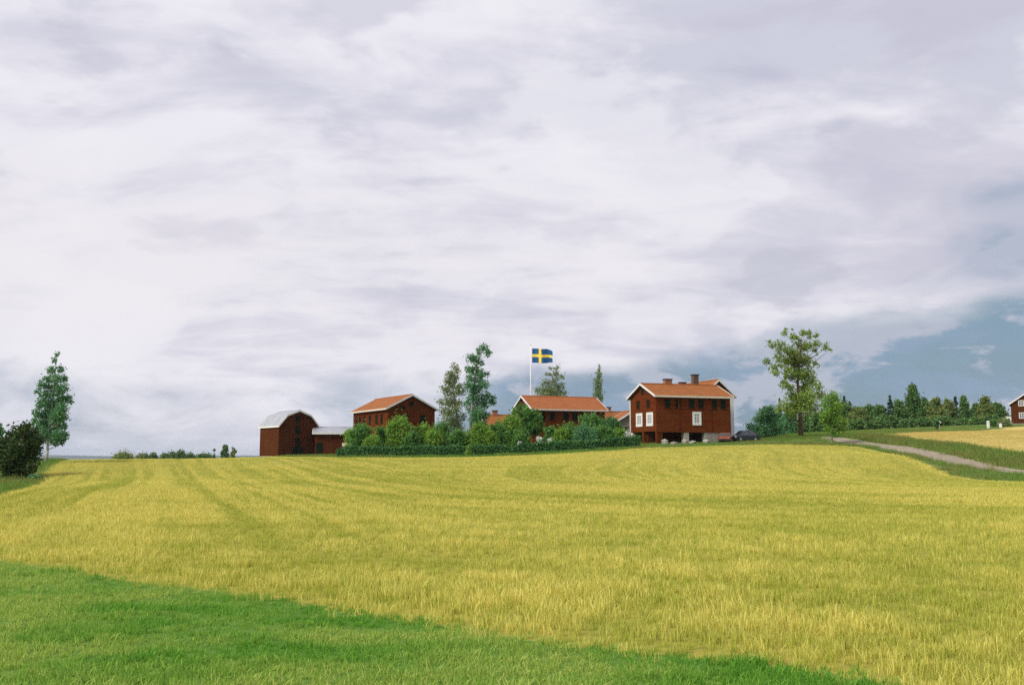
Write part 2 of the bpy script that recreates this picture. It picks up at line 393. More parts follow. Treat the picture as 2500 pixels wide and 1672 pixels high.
# ------------------------------------------------------------------ terrain
CP = []                                    # control points x, y, z
def cp(px, py, Y):
    p = P(px, py, Y); CP.append((p.x, p.y, p.z))
for xx in (-60, -35, -15, 0, 15, 35, 60):
    for yy in (-40, -15, 5, 20, 35):
        CP.append((xx, yy, 0.0))
for xx in (-22, -8, 8, 22): CP.append((xx, 50, 0.05))
for a in ((50, 1168, 78), (-150, 1175, 76), (130, 1129, 92), (-200, 1140, 95),
          (250, 1124, 112), (450, 1122, 120), (620, 1118, 132), (700, 1115, 150), (830, 1115, 126), (1000, 1115, 123), (1150, 1114, 121),
          (1300, 1107, 120), (1450, 1098, 120), (1550, 1090, 122), (1603, 1083, 128), (1700, 1080, 132), (1790, 1074, 138),
          (1700, 1090, 120), (1850, 1085, 122), (1980, 1085, 120), (2100, 1090, 113), (1955, 1066, 138), (1870, 1070, 138),
          (2110, 1086, 124), (2200, 1098, 111), (2250, 1108, 105), (2350, 1133, 92), (2420, 1145, 85), (2520, 1154, 80),
          (2240, 1118, 94), (2270, 1135, 84), (2330, 1163, 74), (2400, 1174, 69), (2520, 1178, 66), (2700, 1180, 66),
          (2130, 1064, 140), (2200, 1071, 130), (2300, 1084, 118), (2400, 1098, 108), (2520, 1118, 98), (2700, 1125, 96),
          (2130, 1058, 165), (2250, 1059, 160), (2400, 1062, 150), (2550, 1070, 140), (2500, 1044, 200), (2350, 1050, 200), (2150, 1053, 200),
          (2480, 1035, 212), (2700, 1035, 215), (2150, 1049, 245), (2300, 1044, 245), (2450, 1038, 245), (1950, 1060, 180), (2000, 1056, 230)):
    cp(*a)
for (xx, yy, zz) in ((-60, 190, -1.5), (-30, 190, 0.2), (0, 170, 2.2), (25, 165, 3.6), (0, 220, 1.0), (40, 230, 4.5), (-40, 260, -3), (-90, 200, -3),
                     (-90, 120, 0.2), (-90, 60, 0), (90, 20, 0.2), (90, 45, 0.6), (120, 120, 4), (150, 200, 9), (120, 290, 9), (60, 300, 6), (0, 300, -1), (-90, 300, -4), (40, 180, 4.6), (-20, 150, 1.9)):
    CP.append((xx, yy, zz))
CP = np.array(CP)
def _U(r2): return np.where(r2 > 1e-12, 0.5 * r2 * np.log(np.maximum(r2, 1e-12)), 0.0)
S = 100.0
def _fit():
    c = CP[:, :2] / S; n = len(c)
    K = _U(((c[:, None] - c[None]) ** 2).sum(-1)) + np.eye(n) * 4e-4
    Q = np.hstack([np.ones((n, 1)), c]); A = np.zeros((n + 3, n + 3)); A[:n, :n] = K; A[:n, n:] = Q; A[n:, :n] = Q.T
    return np.linalg.solve(A, np.concatenate([CP[:, 2], np.zeros(3)]))
TW = _fit()
def ground_z(x, y):
    x = np.asarray(x, float); y = np.asarray(y, float); sh = x.shape
    xf, yf = x.ravel(), y.ravel()
    q = np.stack([np.clip(xf, -170, 190), np.clip(yf, -60, 330)], 1) / S; z = np.empty(len(q)); c = CP[:, :2] / S
    for i in range(0, len(q), 20000):
        b = q[i:i + 20000]
        z[i:i + 20000] = _U(((b[:, None] - c[None]) ** 2).sum(-1)) @ TW[:-3] + TW[-3] + b @ TW[-2:]
    r = np.hypot(xf - 20, yf - 110)
    w = sstep(170, 330, r)
    z = z * (1 - w) + (-4.0) * w
    z = z + 0.05 * (fbm(xf * 0.12, yf * 0.12) - 0.5) * sstep(20, 60, r * 0 + np.hypot(xf, yf))
    return z.reshape(sh)
def gz(x, y): return float(ground_z(np.array([x]), np.array([y]))[0])
def on_ground(px, Y):
    """the place on the ground in photo column px at distance Y"""
    x = (px - 1250.0) / F * Y / math.cos(PITCH) * 1.0
    for _ in range(4):
        z = gz(x, Y); cp_ = (Y * math.cos(PITCH) + (z - EYE) * math.sin(PITCH)); x = (px - 1250.0) / F * cp_
    return Vector((x, Y, gz(x, Y)))

def flat(px, py):                                     # pixel -> point on the level ground before the camera
    p = P(px, py, 1.0); d = p - Vector((0, 0, EYE)); t = EYE / -d.z
    return (d.x * t, d.y * t)
def xy(px, py, Y):
    p = P(px, py, Y); return (p.x, p.y)

LAWN_EDGE = [(-26, 21.5), flat(-300, 1330), flat(0, 1370), flat(160, 1392), flat(320, 1418), flat(693, 1467), flat(960, 1510), flat(1227, 1557), flat(1493, 1589), flat(1813, 1610), flat(2027, 1648), flat(2133, 1672), flat(2350, 1760), flat(2700, 1950), (12, 2.0), (40, -6)]
FIELD_FAR = [xy(2900, 1182, 64), xy(2700, 1180, 65), xy(2520, 1178, 66), xy(2400, 1173, 69.5), xy(2335, 1163, 74), xy(2285, 1146, 80), xy(2255, 1128, 87), xy(2225, 1114, 95), xy(2160, 1100, 104),
             xy(2100, 1091, 112), xy(2000, 1087, 117), xy(1850, 1086, 121), xy(1700, 1090, 119.5), xy(1603, 1094, 119), xy(1500, 1104, 116), xy(1300, 1110, 114), xy(1100, 1113, 116), xy(830, 1114, 121), xy(690, 1113, 143), xy(600, 1113, 170), xy(450, 1113, 190)]
FIELD_LEFT = [xy(150, 1120, 175), xy(160, 1122, 110), xy(140, 1130, 96), flat(112, 1165), flat(60, 1190), flat(0, 1213), flat(-150, 1250), flat(-420, 1290)]
FIELD = FIELD_FAR + FIELD_LEFT + [(-30, 24)] + LAWN_EDGE + [(60, -6), (60, 60)]
TAN = [xy(2115, 1062, 142), xy(2200, 1070, 131), xy(2300, 1083, 119), xy(2400, 1097, 109), xy(2520, 1117, 99), xy(2800, 1125, 96), xy(2900, 1045, 205), xy(2500, 1043, 206), xy(2400, 1047, 196), xy(2300, 1053, 180), xy(2200, 1058, 165), xy(2130, 1061, 150)]
LAWN = LAWN_EDGE + [(40, -30), (-60, -30), (-60, 30)]

def axis(lo, hi, fine_lo, fine_hi, step, grow):
    a = list(np.arange(fine_lo, fine_hi + 1e-6, step)); s = step; v = a[-1]
    while v < hi: s *= grow; v += s; a.append(v)
    s = step; v = a[0]; pre = []
    while v > lo: s *= grow; v -= s; pre.append(v)
    return np.array(pre[::-1] + a)
def build_ground():
    ax = axis(-6000, 6000, -13, 13, 0.2, 1.03); ay = axis(-3000, 9000, 6, 18, 0.16, 1.026)
    X, Y = np.meshgrid(ax, ay); Z = ground_z(X, Y)
    nx, ny = len(ax), len(ay)
    V = np.stack([X.ravel(), Y.ravel(), Z.ravel()], 1)
    idx = np.arange(nx * ny).reshape(ny, nx)
    Q = np.stack([idx[:-1, :-1].ravel(), idx[:-1, 1:].ravel(), idx[1:, 1:].ravel(), idx[1:, :-1].ravel()], 1)
    c = V[Q].mean(1)
    jx = c[:, 0]; jy = c[:, 1]
    lab = np.zeros(len(Q), int)
    lab[in_poly(FIELD, jx, jy)] = 1
    lab[in_poly(LAWN, jx, jy) & (lab == 0)] = 2
    lab[in_poly(TAN, jx, jy)] = 3
    for k, nm, mt, lb in ((0, 'ground', 'g_rough', 'rough green grassland around the farm, reaching the horizon'), (1, 'grain_field', 'g_field', 'yellow ripe grain field in front of the red farm'),
                          (2, 'lawn', 'g_lawn', 'short green lawn below the grain field edge'), (3, 'stubble_field', 'g_tan', 'tan stubble field on the slope beside the gravel road')):
        q = Q[lab == k]; u, inv = np.unique(q, return_inverse=True)
        me = np_mesh(nm, V[u], inv.reshape(q.shape), smooth=True)
        tag(link_mesh(nm, me, M[mt]), lb, {'ground': 'ground', 'grain_field': 'field', 'lawn': 'lawn', 'stubble_field': 'field'}[nm], kind='structure')
build_ground()

def build_road():
    ctr = [xy(2760, 1172, 70), xy(2640, 1163, 75), xy(2520, 1154, 80), xy(2450, 1148, 84), xy(2400, 1142, 87.5), xy(2350, 1132, 92.5), xy(2300, 1120, 98.5), xy(2250, 1108, 105), xy(2200, 1098, 111.5), xy(2150, 1091, 118), xy(2110, 1086, 124), xy(2060, 1080, 131), xy(2000, 1075, 140), xy(1930, 1068, 156)]
    pts = []
    for i in range(len(ctr) - 1):
        p0 = np.array(ctr[max(i - 1, 0)]); p1 = np.array(ctr[i]); p2 = np.array(ctr[i + 1]); p3 = np.array(ctr[min(i + 2, len(ctr) - 1)])
        for t in np.linspace(0, 1, 8, endpoint=False):
            pts.append(0.5 * ((2 * p1) + (-p0 + p2) * t + (2 * p0 - 5 * p1 + 4 * p2 - p3) * t * t + (-p0 + 3 * p1 - 3 * p2 + p3) * t ** 3))
    pts = np.array(pts); tg = np.gradient(pts, axis=0); tg /= np.linalg.norm(tg, axis=1)[:, None]; nr = np.stack([-tg[:, 1], tg[:, 0]], 1)
    offs = np.linspace(-2.9, 2.9, 7)
    G = pts[:, None] + nr[:, None] * offs[None, :, None] * ((1 + 0.06 * np.sin(np.arange(len(pts)) * 0.9)) * np.interp(np.arange(len(pts)) / len(pts), [0.64, 0.76, 0.88, 1.0], [1.0, 0.72, 0.40, 0.02]))[:, None, None]
    Z = ground_z(G[..., 0], G[..., 1]) + 0.05 - 0.02 * (offs / 2.9) ** 2 - np.where(np.abs(np.abs(offs) - 0.95) < 0.3, 0.02, 0)
    V = np.concatenate([G, Z[..., None]], 2).reshape(-1, 3); n, k = len(pts), 7
    idx = np.arange(n * k).reshape(n, k)
    Q = np.stack([idx[:-1, :-1].ravel(), idx[1:, :-1].ravel(), idx[1:, 1:].ravel(), idx[:-1, 1:].ravel()], 1)
    tag(link_mesh('gravel_road', np_mesh('gravel_road', V, Q, smooth=True), M['gravel']), 'pale gravel farm road curving up the bank', 'road', kind='structure')
    return pts[:int(len(pts) * 0.88)]
ROAD = build_road()

def build_hills():
    az = np.radians(np.linspace(-75, 75, 400)); V = []; rows = 6
    for k in range(rows):
        t = k / (rows - 1); d = 7600 + 1200 * t
        h = 1.75 * (4 + 16 * fbm(az * 16 + 3, az * 0 + 2.2, 4) + 3.0 * fbm(az * 240, az * 0 + 5.5, 3)) * math.sin(t * math.pi / 2) - 5
        V.append(np.stack([np.sin(az) * d, np.cos(az) * d, h], 1))
    V = np.concatenate(V); n = len(az); idx = np.arange(rows * n).reshape(rows, n)
    Q = np.stack([idx[:-1, :-1].ravel(), idx[:-1, 1:].ravel(), idx[1:, 1:].ravel(), idx[1:, :-1].ravel()], 1)
    m = simple_mat('far_forest', (0.030, 0.060, 0.050), (0.050, 0.085, 0.062), 0.95, 0.02)
    tag(link_mesh('hills', np_mesh('hills', V, Q, smooth=True), m), 'low blue-green wooded hills along the horizon', 'hills', kind='structure')
build_hills()

# ------------------------------------------------------------------ buildings
def window(parent, face, u, zc, w, h, trim=0.12, tmat='white', pmat='glass', off=0.0, bars=True, dep=0.06):
    """face: function (u, out, z) -> local point; a frame with its pane (and glazing bars) under it"""
    def slab(mb, u0, u1, o0, o1, z0, z1):
        mb.hexa([face(u0, o0, z0), face(u1, o0, z0), face(u1, o1, z0), face(u0, o1, z0), face(u0, o0, z1), face(u1, o0, z1), face(u1, o1, z1), face(u0, o1, z1)])
    a, b, c, d = u - w / 2, u + w / 2, zc - h / 2, zc + h / 2; mb = MB()
    slab(mb, a - trim, b + trim, -0.02, dep, d, d + trim); slab(mb, a - trim, b + trim, -0.02, dep + 0.02, c - trim, c)
    slab(mb, a - trim, a, -0.02, dep, c, d); slab(mb, b, b + trim, -0.02, dep, c, d)
    fr = mb.build('window', M[tmat], parent)
    mb = MB(); slab(mb, a, b, -0.02, 0.015, c, d); mb.build('pane' if pmat == 'glass' else 'shutter', M[pmat], fr)
    if bars:
        mb = MB(); slab(mb, u - 0.035, u + 0.035, 0.012, 0.04, c, d)
        for q in (0.36, 0.68): slab(mb, a, u - 0.035, 0.012, 0.04, c + q * h - 0.025, c + q * h + 0.025); slab(mb, u + 0.035, b, 0.012, 0.04, c + q * h - 0.025, c + q * h + 0.025)
        mb.build('glazing_bar', M[tmat], fr)
    return fr

def house(name, loc, ang, A, B, H, profile, ridge, wall='red', roof='tile', verge='white', zb=0.0, ov=0.35, oe=0.45, corners=None, th=0.16, fascia='cream', base='stone', foundation=True):
    """A = length along the ridge, B = across; profile = list of (b, z) from one eave to the other"""
    e = empty(name, loc, ang)
    mp = (lambda a, b, z: (a, b, z)) if ridge == 'x' else (lambda a, b, z: (b, a, z))
    ring = [(0, zb)] + [(0, H)] + profile[1:-1] + [(B, H), (B, zb)]
    MB().prism([mp(0, b, z) for b, z in ring], [mp(A, b, z) for b, z in ring]).build('wall', M[wall], e)
    if foundation: MB().box(*( (-0.06, A + 0.06, -0.06, B + 0.06) if ridge == 'x' else (-0.06, B + 0.06, -0.06, A + 0.06)), -1.6, 0.32).build('foundation', M[base], e)
    # roof slopes run past the walls at eaves and gables
    pr = [list(p) for p in profile]
    for i, j in ((0, 1), (-1, -2)):
        (b0, z0), (b1, z1) = profile[i], profile[j]; L = math.hypot(b1 - b0, z1 - z0)
        pr[i] = [b0 - (b1 - b0) / L * oe, z0 - (z1 - z0) / L * oe]
    up = 0.03; roofs = []
    for (b0, z0), (b1, z1) in zip(pr[:-1], pr[1:]):
        q = [(b0, z0 + up), (b1, z1 + up), (b1, z1 + up + th), (b0, z0 + up + th)]
        roofs.append(MB().prism([mp(-ov, b, z) for b, z in q], [mp(A + ov, b, z) for b, z in q]).build('roof_slope', M[roof], e))
    for a0, a1 in ((-ov - 0.07, -ov - 0.004), (A + ov + 0.004, A + ov + 0.07)):
        for (b0, z0), (b1, z1) in zip(pr[:-1], pr[1:]):
            q = [(b0, z0 - 0.04), (b1, z1 - 0.04), (b1, z1 + th + 0.07), (b0, z0 + th + 0.07)]
            MB().prism([mp(a0, b, z) for b, z in q], [mp(a1, b, z) for b, z in q]).build('verge_board', M[verge], e)
    for s, (b0, z0) in ((-1, pr[0]), (1, pr[-1])):
        q = [(b0 + s * 0.005, z0 - 0.04), (b0 + s * 0.06, z0 - 0.04), (b0 + s * 0.06, z0 + 0.19), (b0 + s * 0.005, z0 + 0.19)]
        MB().prism([mp(-ov, b, z) for b, z in q], [mp(A + ov, b, z) for b, z in q]).build('fascia_board', M[fascia], e)
    k = max(range(len(pr)), key=lambda i: pr[i][1]); b, z = pr[k]
    MB().tube([mp(-ov, b, z + th + 0.02), mp(A + ov, b, z + th + 0.02)], [0.11, 0.11], 8).build('ridge_cap', M[roof], e)
    if corners:
        for (cx, cy) in ((0, 0), (A if ridge == 'x' else B, 0), (0, B if ridge == 'x' else A)):
            MB().box(cx - 0.05, cx + 0.05, cy - 0.05, cy + 0.05, zb + 0.05, H - 0.1).build('corner_board', M[corners], e)
    return e, roofs

def chimney(parent, x, y, z0, z1, w=0.7, d=0.7, mat='brick'):
    c = MB().box(x - w / 2, x + w / 2, y - d / 2, y + d / 2, z0, z1).build('chimney', M[mat], parent, bevel=0.02)
    MB().box(x - w / 2 - 0.09, x + w / 2 + 0.09, y - d / 2 - 0.09, y + d / 2 + 0.09, z1, z1 + 0.13).build('chimney_cap', M['dark'], c, bevel=0.02)

front = lambda u, o, z: (u, -o, z)
left = lambda u, o, z: (-o, u, z)

def corner_loc(px, Y, zoff=0.0):
    p = on_ground(px, Y); p.z += zoff; return p

# --- main house with the open cart bays
def main_house():
    L, W, H, rise, zb = 11.0, 7.4, 6.35, 1.6, 1.75
    loc = corner_loc(1603, 128.5, -0.15)
    prof = [(0, H), (W / 2, H + rise), (W, H)]
    e, roofs = house('red_farmhouse', loc, R(19.5), L, W, H, prof, 'x', wall='redlog', roof='tile', zb=zb, foundation=False, fascia='cream')
    tag(e, 'large red wooden farmhouse with cart bays at ground level, three white windows and three chimneys', 'house')
    # ground storey: stone and timber piers, back wall, floor beam
    mk = lambda *a: MB().box(*a)
    mk(0.0, 0.32, 0.0, 0.32, -0.9, zb - 0.004).build('pier', M['red'], e)
    mk(0.34, 0.9, 0.05, 0.55, -0.9, zb - 0.004).build('pier', M['red'], e)
    for x, w, m in ((4.0, 0.75, 'palestone'), (7.0, 0.5, 'stone')): mk(x, x + w, 0.03, 0.7, -0.9, zb - 0.004).build('pier', M[m], e)
    mk(0.03, 0.4, 6.9, W - 0.02, -0.9, zb - 0.004).build('pier', M['cream'], e)
    mk(0.03, 0.5, 3.6, 4.1, -0.9, zb - 0.004).build('pier', M['red'], e)
    mk(7.52, L - 0.02, 0.06, 0.6, -1.6, zb - 0.004).build('foundation', M['stone'], e)
    mk(0.4, L - 0.3, 3.2, 3.5, -0.9, zb - 0.004).build('back_wall', M['redbrown'], e)
    mk(L - 0.4, L - 0.02, 0.62, W - 0.02, -1.6, zb - 0.004).build('side_wall', M['stone'], e)
    mk(0.5, L - 0.5, W - 0.4, W - 0.05, -1.6, zb - 0.004).build('rear_wall', M['stone'], e)
    mk(-0.02, L + 0.02, -0.03, 0.16, zb - 0.12, zb + 0.14).build('floor_beam', M['red'], e)
    # facade
    for x in (1.7, 3.2, 5.2, 6.6, 8.6, 9.9): window(e, front, x, 5.35, 0.72, 1.1, 0.06, 'redbrown', 'shutter', bars=False)
    window(e, front, 5.95, 3.45, 0.68, 1.15, 0.30, 'white', 'greyglass')
    for y in (5.05, 2.15): window(e, left, y, 5.4, 0.75, 0.95, 0.06, 'redbrown', 'shutter', bars=False)
    for y in (4.75, 1.75): window(e, left, y, 3.35, 1.15, 1.10, 0.34, 'white', 'greyglass')
    window(e, left, W / 2, 7.15, 0.7, 0.7, 0.06, 'redbrown', 'shutter', bars=False)
    MB().box(-0.09, 0.0, W - 0.10, W + 0.06, zb, H - 0.2).build('corner_board', M['white'], e)
    for x, w in ((3.2, 0.02), (8.0, 0.02)): MB().box(x, x + 0.22, -0.05, 0.0, zb + 0.15, H - 0.15).build('cover_board', M['red'], e)
    # rear wing across, gable towards the field
    chimney(e, 3.9, 4.0, 7.3, 8.75, 1.0, 0.7); chimney(e, 6.6, 4.8, 7.2, 8.45, 0.8, 0.7); chimney(e, 8.6, 4.9, 7.1, 9.55, 0.75, 0.75, 'sootbrick')
    return e, loc
HOUSE, HLOC = main_house()

def rear_wing():
    B, A, H, rise = 4.7, 9.0, 6.9, 2.0
    # gable front just behind the main house, its right wall a little beyond the main gable end
    c = Vector((math.cos(R(19.5)), math.sin(R(19.5)), 0)); n = Vector((-c.y, c.x, 0))
    loc = HLOC + c * 10.0 + n * 5.2
    e, _ = house('red_rear_wing', loc, R(19.5), A, B, H, [(0, H), (B / 2, H + rise), (B, H)], 'y', wall='redlog', roof='tile', zb=0.0, foundation=True)
    tag(e, 'taller red wing rising behind the farmhouse roof, white corner board at its outer edge', 'house')
    MB().box(B - 0.45, B + 0.08, -0.06, 0.12, 0.33, H - 0.15).build('corner_board', M['white'], e)
    window(e, front, B / 2, H + 0.55, 0.6, 0.7, 0.06, 'redbrown', 'shutter', bars=False)
rear_wing()

def barn_house():
    B, A, H, rise = 7.3, 14.0, 6.75, 1.85
    loc = corner_loc(945, 141, -0.1)
    e, _ = house('red_granary', loc, R(29), A, B, H, [(0, H), (B / 2, H + rise), (B, H)], 'y', wall='red', roof='tile')
    tag(e, 'two-storey red barn with orange tiled roof, gable above the round shrub', 'barn')
    for y in (2.2, 4.2, 6.9, 9.2, 11.0, 12.6): window(e, left, y, 5.3, 0.75, 1.25, 0.06, 'redbrown', 'shutter', bars=False)
    for x, z, w, h in ((3.65, 7.45, 0.6, 0.6), (2.3, 6.9, 0.55, 0.45), (2.7, 5.3, 0.9, 1.0), (5.4, 5.3, 0.8, 1.0), (3.6, 2.6, 1.2, 1.6)):
        window(e, front, x, z, w, h, 0.06, 'redbrown', 'shutter', bars=False)
barn_house()

def gambrel_barn():
    B, A, H = 6.4, 7.4, 4.9
    loc = corner_loc(679, 152, -0.1)
    prof = [(0, H), (1.25, H + 1.5), (B / 2, H + 2.25), (B - 1.25, H + 1.5), (B, H)]
    e, _ = house('gambrel_barn', loc, R(36), A, B, H, prof, 'y', wall='redbrown', roof='metal', oe=0.25, fascia='white')
    tag(e, 'dark red gambrel barn with pale metal roof at the field crest', 'barn')
    for z, w, h in ((6.0, 0.75, 1.0), (4.3, 0.85, 1.3), (2.55, 0.9, 1.2)): window(e, front, B / 2 - 0.15, z, w, h, 0.06, 'red', 'shutter', bars=False)
    d = MB().box(B / 2 - 0.95, B / 2 + 0.85, -0.07, -0.004, 0.35, 1.75).build('door', M['shutter'], e)
    MB().box(B / 2 + 0.62, B / 2 + 0.70, -0.11, -0.07, 0.95, 1.12).build('handle', M['dark'], d)
    for x in (B / 2 - 0.75, B / 2 + 0.55): MB().box(x, x + 0.09, -0.05, -0.004, 1.78, H + 1.4).build('cover_board', M['red'], e)
gambrel_barn()

def low_shed():
    loc = corner_loc(768, 153.5, -0.1)
    H, W, L = 3.75, 4.6, 6.2
    e, _ = house('low_red_shed', loc, R(8), L, W, H, [(0, H), (W / 2, H + 0.8), (W, H)], 'x', wall='redbrown', roof='metal', fascia='white', verge='white')
    tag(e, 'low red shed with white metal roof joining the gambrel barn', 'shed')
    d = MB().box(0.25, 1.15, -0.06, -0.004, 0.35, 2.3).build('door', M['shutter'], e); MB().box(1.0, 1.06, -0.1, -0.06, 1.2, 1.4).build('handle', M['dark'], d)
    MB().box(L - 0.12, L + 0.06, -0.06, 0.1, 0.3, H - 0.1).build('corner_board', M['white'], e)
low_shed()

def long_house():
    L, W, H, rise = 11.9, 7.2, 6.3, 1.9
    loc = corner_loc(1301, 147, -0.2)
    e, _ = house('long_red_house', loc, R(22), L, W, H, [(0, H), (W / 2, H + rise), (W, H)], 'x', wall='red', roof='tilenew', fascia='cream')
    tag(e, 'long red house with bright orange tiled roof half hidden by trees below the flag', 'house')
    for x in (1.6, 3.1, 5.4, 6.9, 8.4, 10.0): window(e, front, x, 5.2, 0.8, 1.1, 0.07, 'redbrown', 'shutter', bars=False)
    window(e, left, W / 2, 6.7, 0.7, 0.8, 0.07, 'redbrown', 'shutter', bars=False)
    for y in (2.0, 5.2): window(e, left, y, 5.0, 0.8, 1.1, 0.07, 'redbrown', 'shutter', bars=False)
long_house()

def back_house(name, px, Y, ang, L, W, H, rise, chx, label, wall='red', wins=()):
    loc = corner_loc(px, Y, -0.2)
    e, _ = house(name, loc, R(ang), L, W, H, [(0, H), (W / 2, H + rise), (W, H)], 'x', wall=wall, roof='tile')
    tag(e, label, 'house')
    for c in chx: chimney(e, c, W / 2, H + rise - 0.3, H + rise + 0.85, 0.85, 0.7)
    for x in wins: window(e, front, x, H * 0.62, 0.8, 1.1, 0.1)
back_house('small_red_house', 1188, 168, 14, 6.5, 6.0, 5.0, 1.9, (2.1,), 'small house with orange tiled roof and grey chimney between birches and long red house', wins=(1.5, 3.2, 5.0))
back_house('brown_roofed_house', 1462, 165, 12, 7.5, 6.0, 4.6, 1.8, (2.6,), 'house with brown-orange roof and single chimney behind the large farmhouse', wins=(1.6, 3.6, 5.6))

def grey_shed():
    B, A, H, rise = 4.6, 5.0, 3.6, 1.4
    loc = corner_loc(1508, 143, -0.2)
    e, _ = house('grey_shed', loc, R(10), A, B, H, [(0, H), (B / 2, H + rise), (B, H)], 'y', wall='greywood', roof='tile', ov=0.3)
    tag(e, 'grey weathered gable shed squeezed beside the large farmhouse', 'shed')
    window(e, front, 1.3, 2.5, 0.5, 0.7, 0.07, 'greywood', 'glass', bars=False)
grey_shed()

def hill_house():
    B, A, H, rise = 9.5, 9.0, 4.5, 3.3
    loc = corner_loc(2470, 212, -0.2)
    e, _ = house('dark_red_hill_house', loc, R(-31), A, B, H, [(0, H), (B / 2, H + rise), (B, H)], 'y', wall='redbrown', roof='dark')
    tag(e, 'dark red house with white verge boards on the slope above the stubble field', 'house')
    for x in (2.0, 4.75, 7.5): window(e, front, x, 2.0, 0.8, 1.0, 0.12); window(e, front, x, 4.6, 0.8, 1.0, 0.12)
    MB().box(-1.1, -0.065, 0.5, 3.5, -1.0, 2.0).build('porch', M['white'], e)
    MB().box(-1.25, -0.065, 0.35, 3.65, 2.0, 2.12).build('porch_roof', M['dark'], e)
hill_house()

# ------------------------------------------------------------------ trees and shrubs
def leaves(centres, size, rng, droop=0.0, up=0.35, aspect=0.62):
    n = len(centres)
    nrm = rng.normal(size=(n, 3)); nrm[:, 2] += up; nrm /= np.linalg.norm(nrm, axis=1)[:, None]
    t = np.cross(nrm, rng.normal(size=(n, 3))); t[:, 2] -= droop; t /= np.linalg.norm(t, axis=1)[:, None] + 1e-9
    b = np.cross(nrm, t); s = size * rng.uniform(0.6, 1.4, n)[:, None]
    v = np.stack([centres - t * s, centres + b * s * aspect, centres + t * s, centres - b * s * aspect], 1).reshape(-1, 3)
    f = np.arange(n * 4).reshape(n, 4)
    return v, f
def ball(c, r, n, rng, shell=0.55):
    d = rng.normal(size=(n, 3)); d /= np.linalg.norm(d, axis=1)[:, None]
    rad = rng.uniform(0, 1, n) ** 0.42 * rng.uniform(0.8, 1.3, n) * np.where(rng.uniform(size=n) < 0.14, rng.uniform(1.1, 1.7, n), 1.0)
    return np.array(c) + d * rad[:, None] * np.array(r)
def crown_mesh(clumps, size, rng, density=1.0, droop=0.0):
    C = []; T = []
    for (c, r) in clumps:
        n = int(max(12, density * 26 * (r[0] * r[2] + r[0] * r[1] + r[1] * r[2]) / 3 / (size * size) * 0.40))
        p = ball(c, r, n, rng); C.append(p)
        T.append(np.clip(rng.normal(0.5, 0.2, n) + rng.uniform(-0.22, 0.22), 0, 1))
    C = np.concatenate(C); T = np.concatenate(T)
    v, f = leaves(C, size, rng, droop)
    return np_mesh('crown', v, f, {'tint': np.repeat(T, 4)})
def tree(name, label, base, clumps, trunk, r0, leaf, bark, size, density=1.0, cat='tree', group=None, limbs=True, seed=1, droop=0.0):
    """base: ground point; clumps [(centre, radii)] and trunk points in world space"""
    rng = np.random.default_rng(seed)
    e = empty(name, base); tag(e, label, cat, group); off = np.array(base)
    tp = [Vector(p) - Vector(base) for p in trunk]; tp[0].z -= 0.3
    if limbs:
        extra = []
        for c, r in clumps:
            cz = Vector(c) - Vector(base); k = min(range(1, len(tp)), key=lambda i: abs(tp[i].z - cz.z)); q = Vector(base) + tp[k]; q.z = c[2] - 0.3 * abs(c[0] - q.x)
            if math.hypot(c[0] - q.x, c[1] - q.y) > 1.0: extra.append((tuple(Vector(c).lerp(q, 0.45)), tuple(v * 0.75 for v in r)))
        clumps = list(clumps) + extra
    mb = MB(); n = len(tp); rad = [r0 * (1 - 0.85 * (i / max(n - 1, 1)) ** 0.9) + 0.015 for i in range(n)]
    mb.tube(tp, rad, 8)
    if limbs:
        for c, r in clumps:
            c = Vector(c) - Vector(base)
            hz = c.z - max(0.5, 0.55 * math.hypot(c.x, c.y)) ; s = tp[1]; best = 1e9
            for i in range(len(tp) - 1):
                for t in (0, 0.25, 0.5, 0.75, 1.0):
                    q = tp[i].lerp(tp[i + 1], t)
                    if abs(q.z - hz) < best: best = abs(q.z - hz); s = q; rr = rad[i] * (1 - t) + rad[i + 1] * t
            if (c - s).length < 0.35: continue
            mid = s.lerp(c, 0.5) + Vector((0, 0, -0.08 * (c - s).length))
            k = min(rr * 0.5, 0.02 + 0.012 * (c - s).length)
            mb.tube([s, mid, c], [k, k * 0.7, 0.012], 5, False)
    mb.build('trunk', M[bark], e, smooth=True)
    cl = [(np.array(c) - off, r) for c, r in clumps]
    link_mesh('crown', crown_mesh(cl, size, rng, density, droop), M[leaf], e)
    return e
def px_clumps(lst, Y, ox, oy, zs, rng, depth=0.8, spread=0.35, squash=1.0):
    """clumps read in a zoomed view: (zx, zy, r) -> world balls around distance Y, with depth of their own"""
    xs = [c[0] for c in lst]; wid = (max(xs) - min(xs)) / zs / F * Y
    out = []
    for zx, zy, r in lst:
        y = Y + rng.uniform(-1, 1) * wid * spread
        p = P(ox + zx / zs, oy + zy / zs, y); rr = r / zs / F * Y
        out.append((tuple(p), (rr, rr * depth + 0.1, rr * squash)))
    return out
def px_line(lst, Y, ox, oy, zs): return [P(ox + a / zs, oy + b / zs, Y) for a, b in lst]

rg = np.random.default_rng(11)
